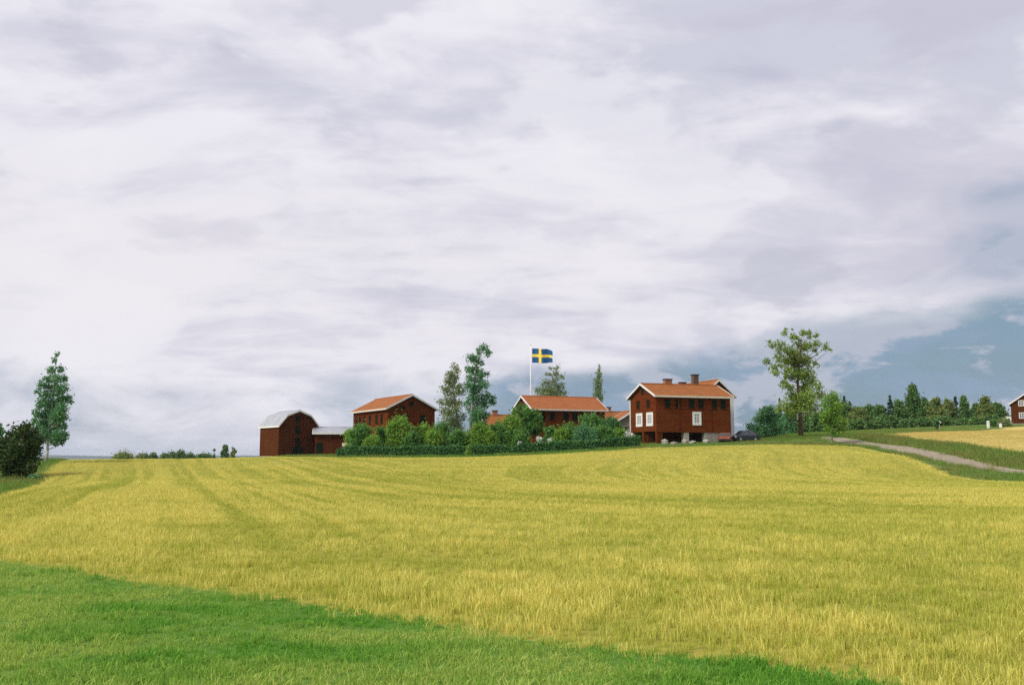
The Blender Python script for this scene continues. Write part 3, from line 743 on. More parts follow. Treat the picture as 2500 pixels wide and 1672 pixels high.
# big yellow-green tree beside the large house
lst = [(550, 160, 40), (650, 200, 40), (760, 150, 45), (830, 150, 35), (910, 180, 40), (560, 110, 18), (500, 310, 75), (400, 290, 45), (370, 250, 22), (720, 300, 80), (820, 310, 60), (920, 280, 50), (1030, 320, 50), (1080, 350, 22), (480, 440, 65), (340, 490, 45), (430, 560, 60), (600, 470, 80), (720, 450, 90), (820, 470, 60), (910, 520, 40), (450, 620, 40), (680, 530, 90), (820, 640, 85), (720, 640, 80), (580, 660, 50), (550, 760, 60), (860, 720, 70), (780, 800, 70), (930, 770, 60), (620, 880, 70), (720, 920, 90), (850, 900, 90), (960, 870, 80), (560, 1000, 80), (480, 1040, 50), (660, 1020, 90), (780, 1000, 80), (880, 1020, 80), (620, 1070, 60), (600, 590, 50), (640, 380, 50)]
Y = 138; b = on_ground(1955, Y)
tree('oak_tree', 'tall loose yellow-green tree with brown trunk standing alone by the gravel road', b, px_clumps(lst, Y, 1800, 780, 4.75, rg), [b] + px_line([(735, 1200), (725, 1060), (700, 740), (720, 500), (740, 250)], Y, 1800, 780, 4.75), 0.36, 'leaf_oak', 'bark', 0.15, 0.72, seed=3)
# sapling beside the road
lst = [(1100, 870, 50), (1060, 930, 70), (1140, 930, 60), (1010, 1000, 60), (1100, 1010, 80), (1170, 1010, 60), (1040, 1090, 70), (1130, 1100, 80), (1000, 1150, 50), (1080, 1180, 70), (1180, 1180, 70), (1240, 1190, 40), (1120, 1250, 70), (1200, 1260, 60), (1060, 1270, 50), (1150, 1320, 50)]
Y = 126; b = on_ground(2031, Y)
tree('young_tree', 'young bright green tree with pale stem at the road bend', b, px_clumps(lst, Y, 1800, 780, 4.75, rg), [b] + px_line([(1097, 1280), (1095, 1100), (1100, 900)], Y, 1800, 780, 4.75), 0.11, 'leaf_fresh', 'birchbark', 0.13, 0.85, seed=4)
# lilac clump beside the car
lst = [(330, 1040, 45), (390, 1030, 40), (290, 1090, 60), (370, 1110, 70), (440, 1120, 60), (240, 1160, 60), (330, 1190, 80), (430, 1200, 70), (490, 1220, 50), (150, 1240, 50), (220, 1270, 70), (320, 1280, 80), (420, 1290, 70), (180, 1320, 50), (370, 1340, 50), (270, 1340, 50), (470, 1290, 50)]
Y = 140; b = on_ground(1868, Y)
tree('lilac_bush', 'dark blue-green lilac bush between dark car and tall loose tree', b, px_clumps(lst, Y, 1800, 780, 4.75, rg), [b] + px_line([(335, 1300), (340, 1150)], Y, 1800, 780, 4.75), 0.10, 'leaf_aspen', 'bark', 0.14, 0.9, cat='bush', seed=5)
# aspen and birch behind the hedge
lst = [(1830, 150, 60), (1880, 210, 55), (1760, 170, 30), (1660, 270, 55), (1740, 300, 65), (1800, 340, 40), (1640, 410, 50), (1720, 430, 70), (1800, 460, 55), (1870, 470, 40), (1660, 520, 60), (1760, 540, 75), (1840, 600, 60), (1650, 620, 65), (1740, 660, 75), (1700, 740, 75), (1640, 830, 65), (1740, 820, 65), (1860, 740, 65), (1930, 790, 55), (1850, 850, 50), (1950, 830, 35), (1680, 920, 70), (1780, 940, 75), (1850, 980, 60), (1720, 1030, 80), (1800, 1080, 80), (1770, 220, 30)]
Y = 131; b = on_ground(1147, Y)
tree('aspen_tree', 'tallest slim cool-green tree with curved ragged top behind the hedge', b, px_clumps(lst, Y, 820, 820, 5.06, rg), [b] + px_line([(1670, 1050), (1690, 800), (1720, 500), (1740, 320), (1810, 190)], Y, 820, 820, 5.06), 0.26, 'leaf_aspen', 'greybark', 0.13, 0.8, seed=6)
lst = [(1470, 380, 55), (1500, 440, 50), (1410, 480, 65), (1480, 520, 55), (1370, 560, 50), (1430, 600, 75), (1540, 620, 50), (1330, 650, 50), (1390, 700, 70), (1480, 700, 65), (1570, 690, 50), (1300, 820, 50), (1370, 800, 65), (1470, 830, 65), (1540, 820, 40), (1330, 930, 60), (1420, 920, 85), (1500, 900, 60), (1380, 1020, 80), (1480, 1060, 85), (1560, 1000, 60), (1530, 1130, 60), (1420, 1100, 60)]
Y = 134; b = on_ground(1122, Y)
tree('birch_tree', 'pale grey-green birch beside the taller slim tree', b, px_clumps(lst, Y, 820, 820, 5.06, rg), [b] + px_line([(1530, 1130), (1480, 900), (1450, 650), (1470, 400)], Y, 820, 820, 5.06), 0.24, 'leaf_birch', 'birchbark', 0.12, 0.58, seed=7)
# trees behind the long house
lst = [(850, 360, 28), (950, 355, 28), (810, 430, 30), (900, 360, 18), (930, 430, 45), (1000, 470, 40), (790, 540, 60), (900, 540, 60), (1000, 580, 50), (690, 640, 50), (770, 640, 70), (870, 650, 70), (960, 650, 70), (1030, 680, 50), (720, 740, 90), (850, 760, 100), (980, 770, 90)]
Y = 172; b = on_ground(1345, Y)
tree('birch_tree', 'thin open birch rising behind the long red house beside the flagpole', b, px_clumps(lst, Y, 1180, 830, 5.226, rg), [b] + px_line([(870, 900), (860, 650), (880, 500), (900, 370)], Y, 1180, 830, 5.226), 0.22, 'leaf_birch', 'birchbark', 0.15, 0.55, seed=8)
lst = [(1480, 330, 18), (1475, 380, 28), (1470, 440, 45), (1460, 520, 60), (1460, 600, 65), (1460, 680, 65), (1470, 750, 62), (1470, 830, 60)]
Y = 168; b = on_ground(1461, Y)
tree('columnar_tree', 'narrow columnar pale green tree behind the end of the long orange roof', b, px_clumps(lst, Y, 1180, 830, 5.226, rg, spread=0.1), [b] + px_line([(1470, 850), (1470, 600), (1478, 360)], Y, 1180, 830, 5.226), 0.16, 'leaf_column', 'greybark', 0.15, 0.8, seed=9, limbs=False)
# left edge
lst = [(550, 135, 25), (520, 195, 30), (490, 290, 40), (580, 280, 40), (460, 370, 45), (540, 370, 50), (610, 370, 40), (400, 430, 45), (500, 450, 60), (600, 460, 55), (365, 490, 30), (440, 540, 65), (560, 560, 75), (650, 560, 40), (680, 590, 26), (400, 620, 60), (500, 640, 75), (600, 650, 55), (350, 700, 45), (440, 720, 65), (560, 720, 75), (615, 740, 40), (330, 770, 35), (400, 800, 65), (520, 820, 70), (610, 820, 40), (460, 900, 75), (560, 900, 55), (620, 920, 45), (550, 960, 38), (595, 985, 28), (400, 900, 75)]
Y = 92; b = on_ground(112, Y)
tree('aspen_tree', 'slim pointed green tree with bare pale stem above the dark bush at the field edge', b, px_clumps(lst, Y, 0, 830, 3.92, rg), [b] + px_line([(453, 1080), (458, 950), (500, 600), (520, 350), (548, 140)], Y, 0, 830, 3.92), 0.13, 'leaf_aspen', 'birchbark', 0.095, 0.95, seed=10)
lst = [(240, 830, 50), (170, 880, 70), (290, 880, 70), (100, 920, 60), (200, 960, 90), (300, 960, 80), (370, 960, 60), (60, 1010, 80), (150, 1040, 90), (260, 1060, 100), (340, 1060, 60), (20, 1080, 80), (100, 1130, 90), (200, 1160, 90), (300, 1150, 80), (30, 1180, 80), (140, 1220, 60), (230, 1250, 80), (310, 1220, 50), (220, 1300, 45), (-60, 1000, 80), (-80, 1120, 90), (-40, 1220, 60)]
Y = 79; b = on_ground(52, Y)
tree('dark_bush', 'large dark olive bush on the grassy field edge below the slim pointed tree', b, px_clumps(lst, Y, 0, 830, 3.92, rg), [b] + px_line([(215, 1250), (200, 1050)], Y, 0, 830, 3.92), 0.16, 'leaf_dark', 'bark', 0.115, 1.15, cat='bush', seed=12)
lst = [(-60, 860, 60), (0, 805, 18), (10, 860, 36), (-10, 920, 55), (-90, 930, 70), (-60, 1000, 70), (-120, 860, 40)]
Y = 96; b = on_ground(-18, Y)
tree('aspen_tree', 'cool-green tree just showing behind the dark olive bush', b, px_clumps(lst, Y, 0, 830, 3.92, rg), [b] + px_line([(-50, 1000), (-40, 850)], Y, 0, 830, 3.92), 0.12, 'leaf_aspen', 'greybark', 0.13, 0.9, seed=13)

# garden shrubs behind the hedge: column px, top row, half width px, distance, leaf, label
def shrub(name, px, top, hw, Y, leaf, label, seed, size=0.12, ragged=0.5, cat='shrub', n=16, wide_low=0.75):
    rng = np.random.default_rng(seed); b = on_ground(px, Y); h = P(px, top, Y).z - b.z; w = hw / F * Y * 1.18; cl = []
    for k in range(n):
        t = rng.uniform(0.10, 0.95); prof = math.sqrt(max(0.06, 1 - ((t - 0.4) / 0.62) ** 2)) if t > 0.4 else wide_low + (1 - wide_low) * t / 0.4
        a = rng.uniform(0, 2 * math.pi); rr = w * 0.40 * rng.uniform(0.75, 1.2); d = max(0, w * prof - rr) * rng.uniform(0.5, 1.0)
        cl.append(((b.x + math.cos(a) * d, b.y + math.sin(a) * d * 0.9, b.z + min(t * h, h - rr * (1 - ragged * 0.6))), (rr, rr, rr * rng.uniform(0.8, 1.1))))
    cl.append(((b.x, b.y, b.z + h * 0.45), (w * 0.6, w * 0.6, h * 0.4)))
    st = rng.uniform(0.8, 1.35); cl = [(c, (r[0], r[1], r[2] * st)) for c, r in cl]
    for k in range(5):
        a = rng.uniform(0, 6.28); cl.append(((b.x + math.cos(a) * w * rng.uniform(0.2, 0.95), b.y + math.sin(a) * w * 0.6, b.z + h * rng.uniform(0.55, 1.02)), (w * 0.13, w * 0.13, w * rng.uniform(0.12, 0.3))))
    size = size * rng.uniform(0.8, 1.3)
    return tree(name, label, b, cl, [b, b + Vector((0.02, 0, h * 0.35)), b + Vector((0.05, 0.02, h * 0.75))], 0.07, leaf, 'bark', size, 0.95, cat=cat, seed=seed)
for i, a in enumerate((
    (885, 1040, 36, 130, 'leaf_mid', 'loose green shrub below the left wall of the tiled barn'),
    (930, 1046, 24, 131, 'leaf_mid', 'small mid-green shrub tucked left of the round shrub'),
    (976, 1022, 36, 128, 'leaf_fresh', 'rounded bright green shrub below the tiled barn gable'),
    (1037, 1036, 24, 130, 'leaf_fresh', 'upright fresh green shrub right of the rounded shrub'),
    (1078, 1038, 32, 129, 'leaf_mid', 'broad green shrub under the pale birch'),
    (1168, 1040, 36, 126, 'leaf_fresh', 'rounded green shrub below the tallest slim tree'),
    (1215, 1038, 30, 127, 'leaf_mid', 'green shrub in front of the small orange roof'),
    (1250, 1020, 36, 130, 'leaf_fresh', 'tall bright shrub left of the white pedestal planter'),
    (1345, 1045, 22, 131, 'leaf_mid', 'low shrub between white planter and broad dark bush'),
    (1392, 1042, 32, 127, 'leaf_mid', 'green shrub right of the white planter'),
    (1445, 1020, 40, 130, 'leaf_mid', 'broad dark green bush before the long red house end'),
    (1492, 1022, 34, 129, 'leaf_hedge', 'dark green bush beside the grey shed'),
    (1430, 1046, 34, 124, 'leaf_aspen', 'low blue-green bush close behind the hedge'),
    (857, 1050, 22, 132, 'leaf_fresh', 'light shrub at the near corner of low shed and tiled barn'),
    (905, 1058, 26, 126, 'leaf_fresh', 'low light-green shrub in front of the barn side wall'),
    (1008, 1058, 24, 126, 'leaf_mid', 'low filler shrub right behind the hedge under the barn gable'),
    (1060, 1056, 26, 126, 'leaf_fresh', 'low light shrub before the broad green shrub'),
    (1118, 1052, 28, 126, 'leaf_mid', 'low green shrub at the feet of the two slim trees'),
    (1195, 1056, 26, 125, 'leaf_fresh', 'low light shrub in front of the small orange-roofed house'),
    (1270, 1048, 28, 126, 'leaf_mid', 'green shrub at the foot of the fruit tree'),
    (1370, 1050, 26, 125, 'leaf_fresh', 'low light shrub between planter and blue-green bush'),
    (1470, 1044, 30, 125, 'leaf_mid', 'mid-green shrub before the broad dark bush'),
    (1515, 1048, 22, 127, 'leaf_fresh', 'light shrub beside the white-flowering bush'))):
    shrub('garden_shrub', *a[:5], a[5], 40 + i)
# apple tree before the long house
lst = [(480, 830, 70), (400, 880, 60), (560, 880, 80), (650, 900, 80), (450, 950, 90), (580, 980, 100), (700, 960, 70), (380, 1000, 70), (500, 1060, 100), (640, 1060, 90), (730, 1030, 60), (420, 1100, 80), (560, 1140, 80), (690, 1130, 70), (770, 1100, 50)]
Y = 133; b = on_ground(1288, Y)
lst = [(a, b2 + 35, r * 0.8) for a, b2, r in lst]
tree('apple_tree', 'rounded dark green fruit tree covering the gable of the long red house', b, px_clumps(lst, Y, 1180, 830, 5.226, rg), [b] + px_line([(570, 1150), (560, 1000)], Y, 1180, 830, 5.226), 0.16, 'leaf_mid', 'bark', 0.16, 1.0, seed=60)

def hedge():
    rng = np.random.default_rng(77)
    line = [xy(822, 1112, 125.5), xy(950, 1112, 123.5), xy(1100, 1111, 121.5), xy(1300, 1107, 120), xy(1450, 1098, 120), xy(1562, 1089, 122)]
    pts = np.array(line); seg = np.linalg.norm(np.diff(pts, axis=0), axis=1); cum = np.concatenate([[0], np.cumsum(seg)]); L = cum[-1]
    n = 30000; s = rng.uniform(0, L, n); x = np.interp(s, cum, pts[:, 0]); y = np.interp(s, cum, pts[:, 1])
    hgt = 1.12 + 0.42 * (fbm(s * 0.45, s * 0 + 2) - 0.5) + 0.26 * (vnoise(s * 1.6, s * 0) - 0.5); dep = 0.55
    f = rng.integers(0, 3, n); u = rng.uniform(-1, 1, n); v = rng.uniform(0, 1, n)
    oy = np.where(f == 0, -dep, np.where(f == 1, u * dep, dep)) + rng.normal(0, 0.07, n)
    oz = np.where(f == 1, hgt, v * hgt) + rng.normal(0, 0.05, n) + np.where(rng.uniform(size=n) < 0.05, rng.uniform(0, 0.3, n), 0) * (f == 1)
    z = ground_z(x, y) + oz
    C = np.stack([x, y + oy, z], 1); T = np.clip(rng.normal(0.45, 0.2, n) + 0.5 * (fbm(s * 0.7, oz * 2) - 0.5), 0, 1)
    b = Vector((pts[3][0], pts[3][1], gz(*pts[3])))
    e = empty('clipped_hedge', b); tag(e, 'long low clipped dark green hedge along the grain field edge', 'hedge')
    v, fa = leaves(C - np.array(b), 0.11, rng)
    link_mesh('foliage', np_mesh('foliage', v, fa, {'tint': np.repeat(T, 4)}), M['leaf_hedge'], e)
    mb = MB()
    for k in range(0, int(L), 1):
        xx = float(np.interp(k + 0.4, cum, pts[:, 0])); yy = float(np.interp(k + 0.4, cum, pts[:, 1])); q = Vector((xx, yy, gz(xx, yy))) - b
        mb.tube([q - Vector((0, 0, 0.15)), q + Vector((0.05, 0, 0.5)), q + Vector((0.0, 0.05, 0.95))], [0.03, 0.022, 0.01], 5)
    mb.build('stem', M['bark'], e)
hedge()
# shaggy sprig standing before the hedge
shrub('wild_shrub', 1143, 1086, 9, 119.5, 'leaf_fresh', 'small fresh green sprig growing out of the clipped hedge', 90, 0.1, n=6)

# woodland on the right: column px, top row, half width px, distance, kind
def broad_tree(px, top, hw, Y, leaf, label, seed, cone=False):
    rng = np.random.default_rng(seed); b = on_ground(px, Y); h = P(px, top, Y).z - b.z; w = hw / F * Y * 1.22; cl = []
    for k in range(34):
        t = rng.uniform(0.08, 1.0)
        prof = (1 - t) ** 0.75 * 1.0 + 0.10 if cone else math.sin(math.pi * min(1, 0.28 + 0.66 * t)) ** 0.6
        a = rng.uniform(0, 2 * math.pi); rr = w * rng.uniform(0.26, 0.42) * (0.55 + 0.45 * prof); d = max(0, w * prof - rr) * rng.uniform(0.4, 1.0)
        cl.append(((b.x + math.cos(a) * d, b.y + math.sin(a) * d, b.z + min(t * h, h - rr * 0.7)), (rr, rr, rr * rng.uniform(0.8, 1.3))))
    for t in (0.25, 0.5, 0.72): cl.append(((b.x, b.y, b.z + t * h), (w * 0.5, w * 0.5, h * 0.16)))
    return tree('forest_tree', label, b, cl, [b, b + Vector((0.1, 0, h * 0.4)), b + Vector((0, 0, h * 0.9))], 0.22, leaf, 'bark', 0.26, 0.95, group='trees of the wood edge', seed=seed)
def spruce(px, top, hw, Y, label, seed):
    rng = np.random.default_rng(seed); b = on_ground(px, Y); h = P(px, top, Y).z - b.z; w = hw / F * Y; C = []; mb = MB()
    mb.tube([(0, 0, -0.3), (0, 0, h * 0.5), (0, 0, h * 0.98)], [0.2, 0.12, 0.02], 7)
    w *= 1.5
    for k in range(int(h * 13)):
        t = rng.uniform(0.03, 0.99); L = w * (1 - t) ** 0.85 * rng.uniform(0.7, 1.12) + 0.08; a = rng.uniform(0, 2 * math.pi)
        s = np.sqrt(rng.uniform(0, 1, int(8 + 26 * L))); zz = t * h - 0.28 * L * s ** 1.6 + rng.normal(0, 0.06, len(s))
        C.append(np.stack([np.cos(a) * L * s + rng.normal(0, 0.11, len(s)), np.sin(a) * L * s + rng.normal(0, 0.11, len(s)), zz], 1))
    C = np.concatenate(C); e = empty('spruce_tree', b); tag(e, label, 'tree', 'spruces of the wood edge')
    v, f = leaves(C, 0.2, rng, 0.5, 0.6, 0.5); T = np.clip(rng.normal(0.45, 0.22, len(C)), 0, 1)
    mb.build('trunk', M['bark'], e); link_mesh('crown', np_mesh('crown', v, f, {'tint': np.repeat(T, 4)}), M['needle'], e)
WOOD = [(2119, 990, 27, 252, 'leaf_forest', 'low round green tree between the road sapling and the dark spruce'),
        (2150, 990, 22, 246, 'leaf_forest', 'small green tree pressed against the dark pointed spruce'),
        (2092, 996, 26, 250, 'leaf_forest2', 'yellowish low tree right of the road sapling'),
        (2062, 986, 26, 256, 'leaf_forest', 'green tree behind the road sapling, beside thin spruces'),
        (2232, 942, 31, 250, 'leaf_forest', 'highest broad green tree of the wood edge'),
        (2198, 980, 24, 244, 'leaf_forest', 'green tree between the dark spruce and the highest broad tree'),
        (2262, 972, 16, 246, 'leaf_forest', 'slim dark tree right against the highest broad tree'),
        (2289, 972, 22, 242, 'leaf_forest2', 'pale yellow-green tree with open crown in the wood edge'),
        (2316, 975, 20, 250, 'leaf_forest2', 'dull green tree right of the pale open-crowned tree'),
        (2356, 966, 19, 246, 'leaf_forest', 'dark twin-topped tree before the gap in the wood'),
        (2386, 986, 18, 252, 'leaf_forest', 'low tree filling the gap in the wood edge'),
        (2410, 971, 24, 246, 'leaf_forest2', 'rounded yellowing tree nearest the dark red hill house'),
        (2440, 986, 22, 250, 'leaf_forest', 'low dark tree between yellowing tree and hill house'),
        (2010, 1006, 30, 215, 'leaf_forest', 'low green tree behind the tall loose tree trunk'),
        (1975, 1014, 28, 220, 'leaf_forest', 'background bush seen past the tall loose tree trunk'),
        (1925, 1012, 28, 224, 'leaf_aspen', 'bluish background bush between lilac and brown trunk')]
for i, a in enumerate(WOOD): broad_tree(*a, 200 + i, cone=(i in (4, 9)))
for i, a in enumerate(((2176, 965, 11, 238, 'dark pointed spruce standing out of the wood edge'), (2336, 968, 9, 256, 'narrow dark spruce left of the twin-topped tree'),
                       (2134, 990, 7, 258, 'short spruce tip above the low round trees'), (2050, 974, 7, 262, 'thin spruce close behind the road sapling'),
                       (2064, 966, 8, 264, 'tallest of the thin spruces behind the road sapling'), (2077, 978, 8, 260, 'thin spruce right of the tallest thin spruce'),
                       (1906, 972, 7, 262, 'single spruce tip above the bluish background bush'), (2490, 985, 10, 262, 'spruce behind the dark red hill house'))):
    spruce(*a, 260 + i)
for i, (px, hw) in enumerate(((2095, 24), (2135, 24), (2175, 22), (2215, 24), (2255, 24), (2300, 24), (2340, 24), (2380, 24), (2425, 22))):
    shrub('forest_shrub', px, 1026 - (i % 3) * 4, hw, 236 - (i % 2) * 3, 'leaf_forest', 'dark undergrowth shrub along the foot of the wood', 300 + i, 0.26, cat='shrub', n=12)['group'] = 'undergrowth of the wood edge'
b = on_ground(2286, 214)
shrub('small_tree', 2286, 1024, 10, 205, 'leaf_forest', 'little dark tree standing alone before the wood', 330, 0.18, cat='tree', n=8, wide_low=0.3)
for i, a in enumerate(((2220, 1054, 5, 190, 'tiny dark tuft on the green strip left of the lone little tree'), (2268, 1054, 7, 188, 'low tuft at the foot of the lone little tree'), (2450, 1024, 16, 205, 'grey-green bush between the white posts and the hill house'), (2425, 1024, 12, 207, 'bush just right of the taller white post'),
                       (2375, 1093, 22, 111, 'bushy hump of green scrub on the road bank'))):
    shrub('wild_shrub', a[0], a[1], a[2], a[3], 'leaf_mid' if a[0] != 2450 else 'leaf_birch', a[4], 340 + i, 0.16, n=10)
# left edge undergrowth
for i, a in enumerate(((130, 1138, 16, 90, 'leaf_mid', 'low green shrub at the foot of the slim pointed tree'), (85, 1162, 18, 76, 'leaf_aspen', 'low bright shrub below the dark olive bush'), (60, 1175, 12, 74, 'leaf_aspen', 'smallest leafy clump below the dark olive bush'))):
    shrub('wild_shrub', *a[:5], a[5], 360 + i, 0.09, n=9)

# far trees and groves beyond the field crest
def far_tree(px, top, hw, Y, leaf, label, seed, cat='tree', name='far_tree'):
    rng = np.random.default_rng(seed); b = on_ground(px, Y); h = P(px, top, Y).z - b.z; w = hw / F * Y; cl = []
    for k in range(24):
        t = rng.uniform(0.10, 1.0); prof = math.sin(math.pi * min(1, 0.3 + 0.62 * t)) ** 0.6; a = rng.uniform(0, 6.28); rr = w * rng.uniform(0.3, 0.5); d = max(0, w * prof - rr)
        cl.append(((b.x + math.cos(a) * d, b.y + math.sin(a) * d, b.z + min(t * h, h - rr * 0.8)), (rr, rr, rr * 1.3)))
    tree(name, label, b, cl, [b, b + Vector((0, 0, h * 0.5)), b + Vector((0, 0, h * 0.9))], 0.15, leaf, 'bark', 0.3, 1.0, cat=cat, seed=seed, limbs=False)
for i, a in enumerate(((521, 1094, 6, 330, 'leaf_forest', 'thinnest of three far trees left of the gambrel barn'), (547, 1087, 13, 330, 'leaf_forest', 'fullest of three far trees left of the gambrel barn'), (569, 1089, 10, 335, 'leaf_forest2', 'yellowish far tree nearest the gambrel barn'),
                       (374, 1108, 16, 420, 'leaf_forest', 'far dark tree in the low grove on the left horizon'), (347, 1112, 24, 430, 'leaf_forest2', 'far pale bush at the left end of the horizon grove'),
                       (440, 1104, 18, 400, 'leaf_forest', 'far rounded tree, highest of the low horizon grove'), (420, 1108, 22, 405, 'leaf_forest', 'far bush joined to the highest horizon grove tree'), (402, 1110, 18, 405, 'leaf_forest', 'far small bush in the middle of the horizon grove'),
                       (464, 1111, 22, 410, 'leaf_forest', 'far low bush right of the highest horizon grove tree'), (499, 1111, 26, 380, 'leaf_forest', 'far flat bush left of the three far trees'), (300, 1115, 36, 460, 'leaf_forest2', 'far flat thicket at the left of the horizon'))):
    far_tree(*a, 400 + i)

# ------------------------------------------------------------------ flag, cars, garden things
def flag():
    Y = 159; b = on_ground(1296, Y); top = P(1296, 843, Y); h = top.z - b.z
    e = empty('flagpole', b); tag(e, 'tall slender white flagpole rising behind the long red house', 'flagpole')
    MB().tube([(0, 0, -0.3), (0, 0, h * 0.5), (0, 0, h)], [0.11, 0.095, 0.07], 10).build('pole', M['white'], e, smooth=True)
    gold = simple_mat('gilded_knob', (0.55, 0.40, 0.10), None, 0.35, metallic=0.8)
    MB().tube([(0, 0, h - 0.004), (0, 0, h + 0.06), (0, 0, h + 0.14), (0, 0, h + 0.19)], [0.03, 0.085, 0.085, 0.02], 10).build('finial', gold, e, smooth=True)
    m, g, bs, out = new_mat('blue_yellow_flag_cloth')
    blue = (0.008, 0.095, 0.270, 1); 
    u = g.n('ShaderNodeAttribute', attribute_name='u').outputs['Fac']; v = g.n('ShaderNodeAttribute', attribute_name='v').outputs['Fac']
    iu = g.math('MULTIPLY', g.math('GREATER_THAN', u, 5 / 16), g.math('LESS_THAN', u, 7 / 16)); iv = g.math('MULTIPLY', g.math('GREATER_THAN', v, 0.4), g.math('LESS_THAN', v, 0.6))
    g.link(g.mix(g.math('MAXIMUM', iu, iv), blue[:3], (0.90, 0.70, 0.07)), bs.inputs['Base Color']); bs.inputs['Roughness'].default_value = 0.75
    W, H = 3.9, 2.3; nu, nv = 64, 32
    U, V = np.meshgrid(np.linspace(0, 1, nu), np.linspace(0, 1, nv))
    s = U * W; fold = 0.30 * np.sin(U * 9.5 + 0.9 * V) * U ** 0.7 + 0.08 * np.sin(U * 21 + V * 4) * U
    X = s * 0.90 - 0.10 * U ** 2 * W * 0.6; Yy = fold - 0.25 * U
    Z = (V - 0.5) * H - 0.20 * U ** 1.6 + 0.09 * np.sin(U * 9.5 + 0.5) * U - 0.55 * (V - 0.5) * np.clip(U - 0.72, 0, 1) * H * 1.5
    X = X - 0.22 * (np.abs(V - 0.45) < 0.1) * np.clip(U - 0.85, 0, 1) * 4
    tp = P(1299, 868, Y)
    P3 = np.stack([X.ravel(), Yy.ravel(), Z.ravel()], 1); idx = np.arange(nu * nv).reshape(nv, nu)
    Q = np.stack([idx[:-1, :-1].ravel(), idx[:-1, 1:].ravel(), idx[1:, 1:].ravel(), idx[1:, :-1].ravel()], 1)
    fl = empty('swedish_flag', tp); tag(fl, 'blue flag with yellow cross blowing to the right from the flagpole', 'flag')
    o = link_mesh('cloth', np_mesh('cloth', P3, Q, {'u': U.ravel(), 'v': V.ravel()}, smooth=True), m, fl)
    sm = o.modifiers.new('thick', 'SOLIDIFY'); sm.thickness = 0.006
    MB().tube([(-0.06, 0, H / 2 + 0.05), (0.0, 0, H / 2)], [0.012, 0.012], 5).build('halyard_loop', M['white'], fl)
    MB().tube([(-0.06, 0, -H / 2 - 0.05), (0.0, 0, -H / 2)], [0.012, 0.012], 5).build('halyard_loop', M['white'], fl)
flag()

def car(name, label, loc, ang, paint, L=4.1, W=1.66, H=1.44):
    e = empty(name, loc, ang); tag(e, label, 'car', 'cars parked beside the large farmhouse')
    m, g, bs, out = new_mat(name + '_paint'); bs.inputs['Base Color'].default_value = (*paint, 1); bs.inputs['Roughness'].default_value = 0.25; bs.inputs['Coat Weight'].default_value = 0.5
    # body sections along x (nose at x=0): x, half width, z low, z belt
    secs = [(0.0, 0.62, 0.38, 0.60), (0.12, 0.74, 0.28, 0.74), (0.9, 0.80, 0.24, 0.88), (1.25, 0.82, 0.24, 0.93), (2.4, 0.83, 0.24, 0.96), (3.5, 0.82, 0.26, 0.97), (3.95, 0.76, 0.30, 0.93), (4.1, 0.66, 0.42, 0.80)]
    V = []; k = L / 4.1; ws = W / 1.66
    for x, hw, z0, z1 in secs:
        hw *= ws
        for y, z in ((-hw * 0.92, z0), (-hw, z0 + 0.14), (-hw, z1 - 0.14), (-hw * 0.9, z1), (hw * 0.9, z1), (hw, z1 - 0.14), (hw, z0 + 0.14), (hw * 0.92, z0)): V.append((x * k, y, z))
    f = []
    for i in range(len(secs) - 1):
        for j in range(8): f.append((i * 8 + j, i * 8 + (j + 1) % 8, (i + 1) * 8 + (j + 1) % 8, (i + 1) * 8 + j))
    f.append(tuple(range(8))); f.append(tuple(reversed(range(len(V) - 8, len(V)))))
    mb = MB(); mb.v = V; mb.f = f; mb.build('body', m, e, smooth=False, bevel=0.02)
    cab = [(1.15, 0.72, 0.92), (1.75, 0.60, H), (3.05, 0.59, H), (3.75, 0.70, 0.95)]
    mb = MB(); rr = [(x * k, y * ws * s, z) for s in (-1, 1) for x, y, z in cab]
    mb.prism(rr[:4], rr[4:]); mb.build('cabin', M['glass'], e, bevel=0.02)
    MB().hexa([(1.72 * k, -0.6 * ws, H - 0.03), (3.08 * k, -0.6 * ws, H - 0.03), (3.08 * k, 0.6 * ws, H - 0.03), (1.72 * k, 0.6 * ws, H - 0.03), (1.82 * k, -0.55 * ws, H + 0.04), (3.0 * k, -0.55 * ws, H + 0.04), (3.0 * k, 0.55 * ws, H + 0.04), (1.82 * k, 0.55 * ws, H + 0.04)]).build('roof', m, e, bevel=0.015)
    for s in (-1, 1):
        for (xa, ya, za), (xb, yb, zb_) in ((cab[0], cab[1]), (cab[2], cab[3])): MB().tube([(xa * k, s * ya * ws, za), (xb * k, s * yb * ws, zb_)], [0.04, 0.04], 6).build('pillar', m, e)
        MB().tube([(2.35 * k, s * 0.72 * ws, 0.95), (2.35 * k, s * 0.605 * ws, H)], [0.035, 0.035], 6).build('pillar', m, e)
        for x in (0.78, 3.25):
            w = MB().tube([(x * k, s * 0.84 * ws, 0.30), (x * k, s * 0.66 * ws, 0.30)], [0.30, 0.30], 18).build('wheel', M['dark'], e)
            MB().tube([(x * k, s * 0.865 * ws, 0.30), (x * k, s * 0.842 * ws, 0.30)], [0.17, 0.19], 14).build('rim', M['metal'], w)
        MB().tube([(0.02, s * 0.5 * ws, 0.62), (0.14, s * 0.5 * ws, 0.64)], [0.10, 0.11], 12).build('headlight', M['greyglass'], e)
    MB().box(-0.06, 0.05, -0.68 * ws, 0.68 * ws, 0.32, 0.46).build('bumper', M['dark'], e, bevel=0.02)
p = on_ground(1763, 129.5); car('red_car', 'small orange-red car parked at the stone end of the farmhouse', p + Vector((0.3, 0, -0.02)), R(74), (0.28, 0.060, 0.020), L=3.6, H=1.30)
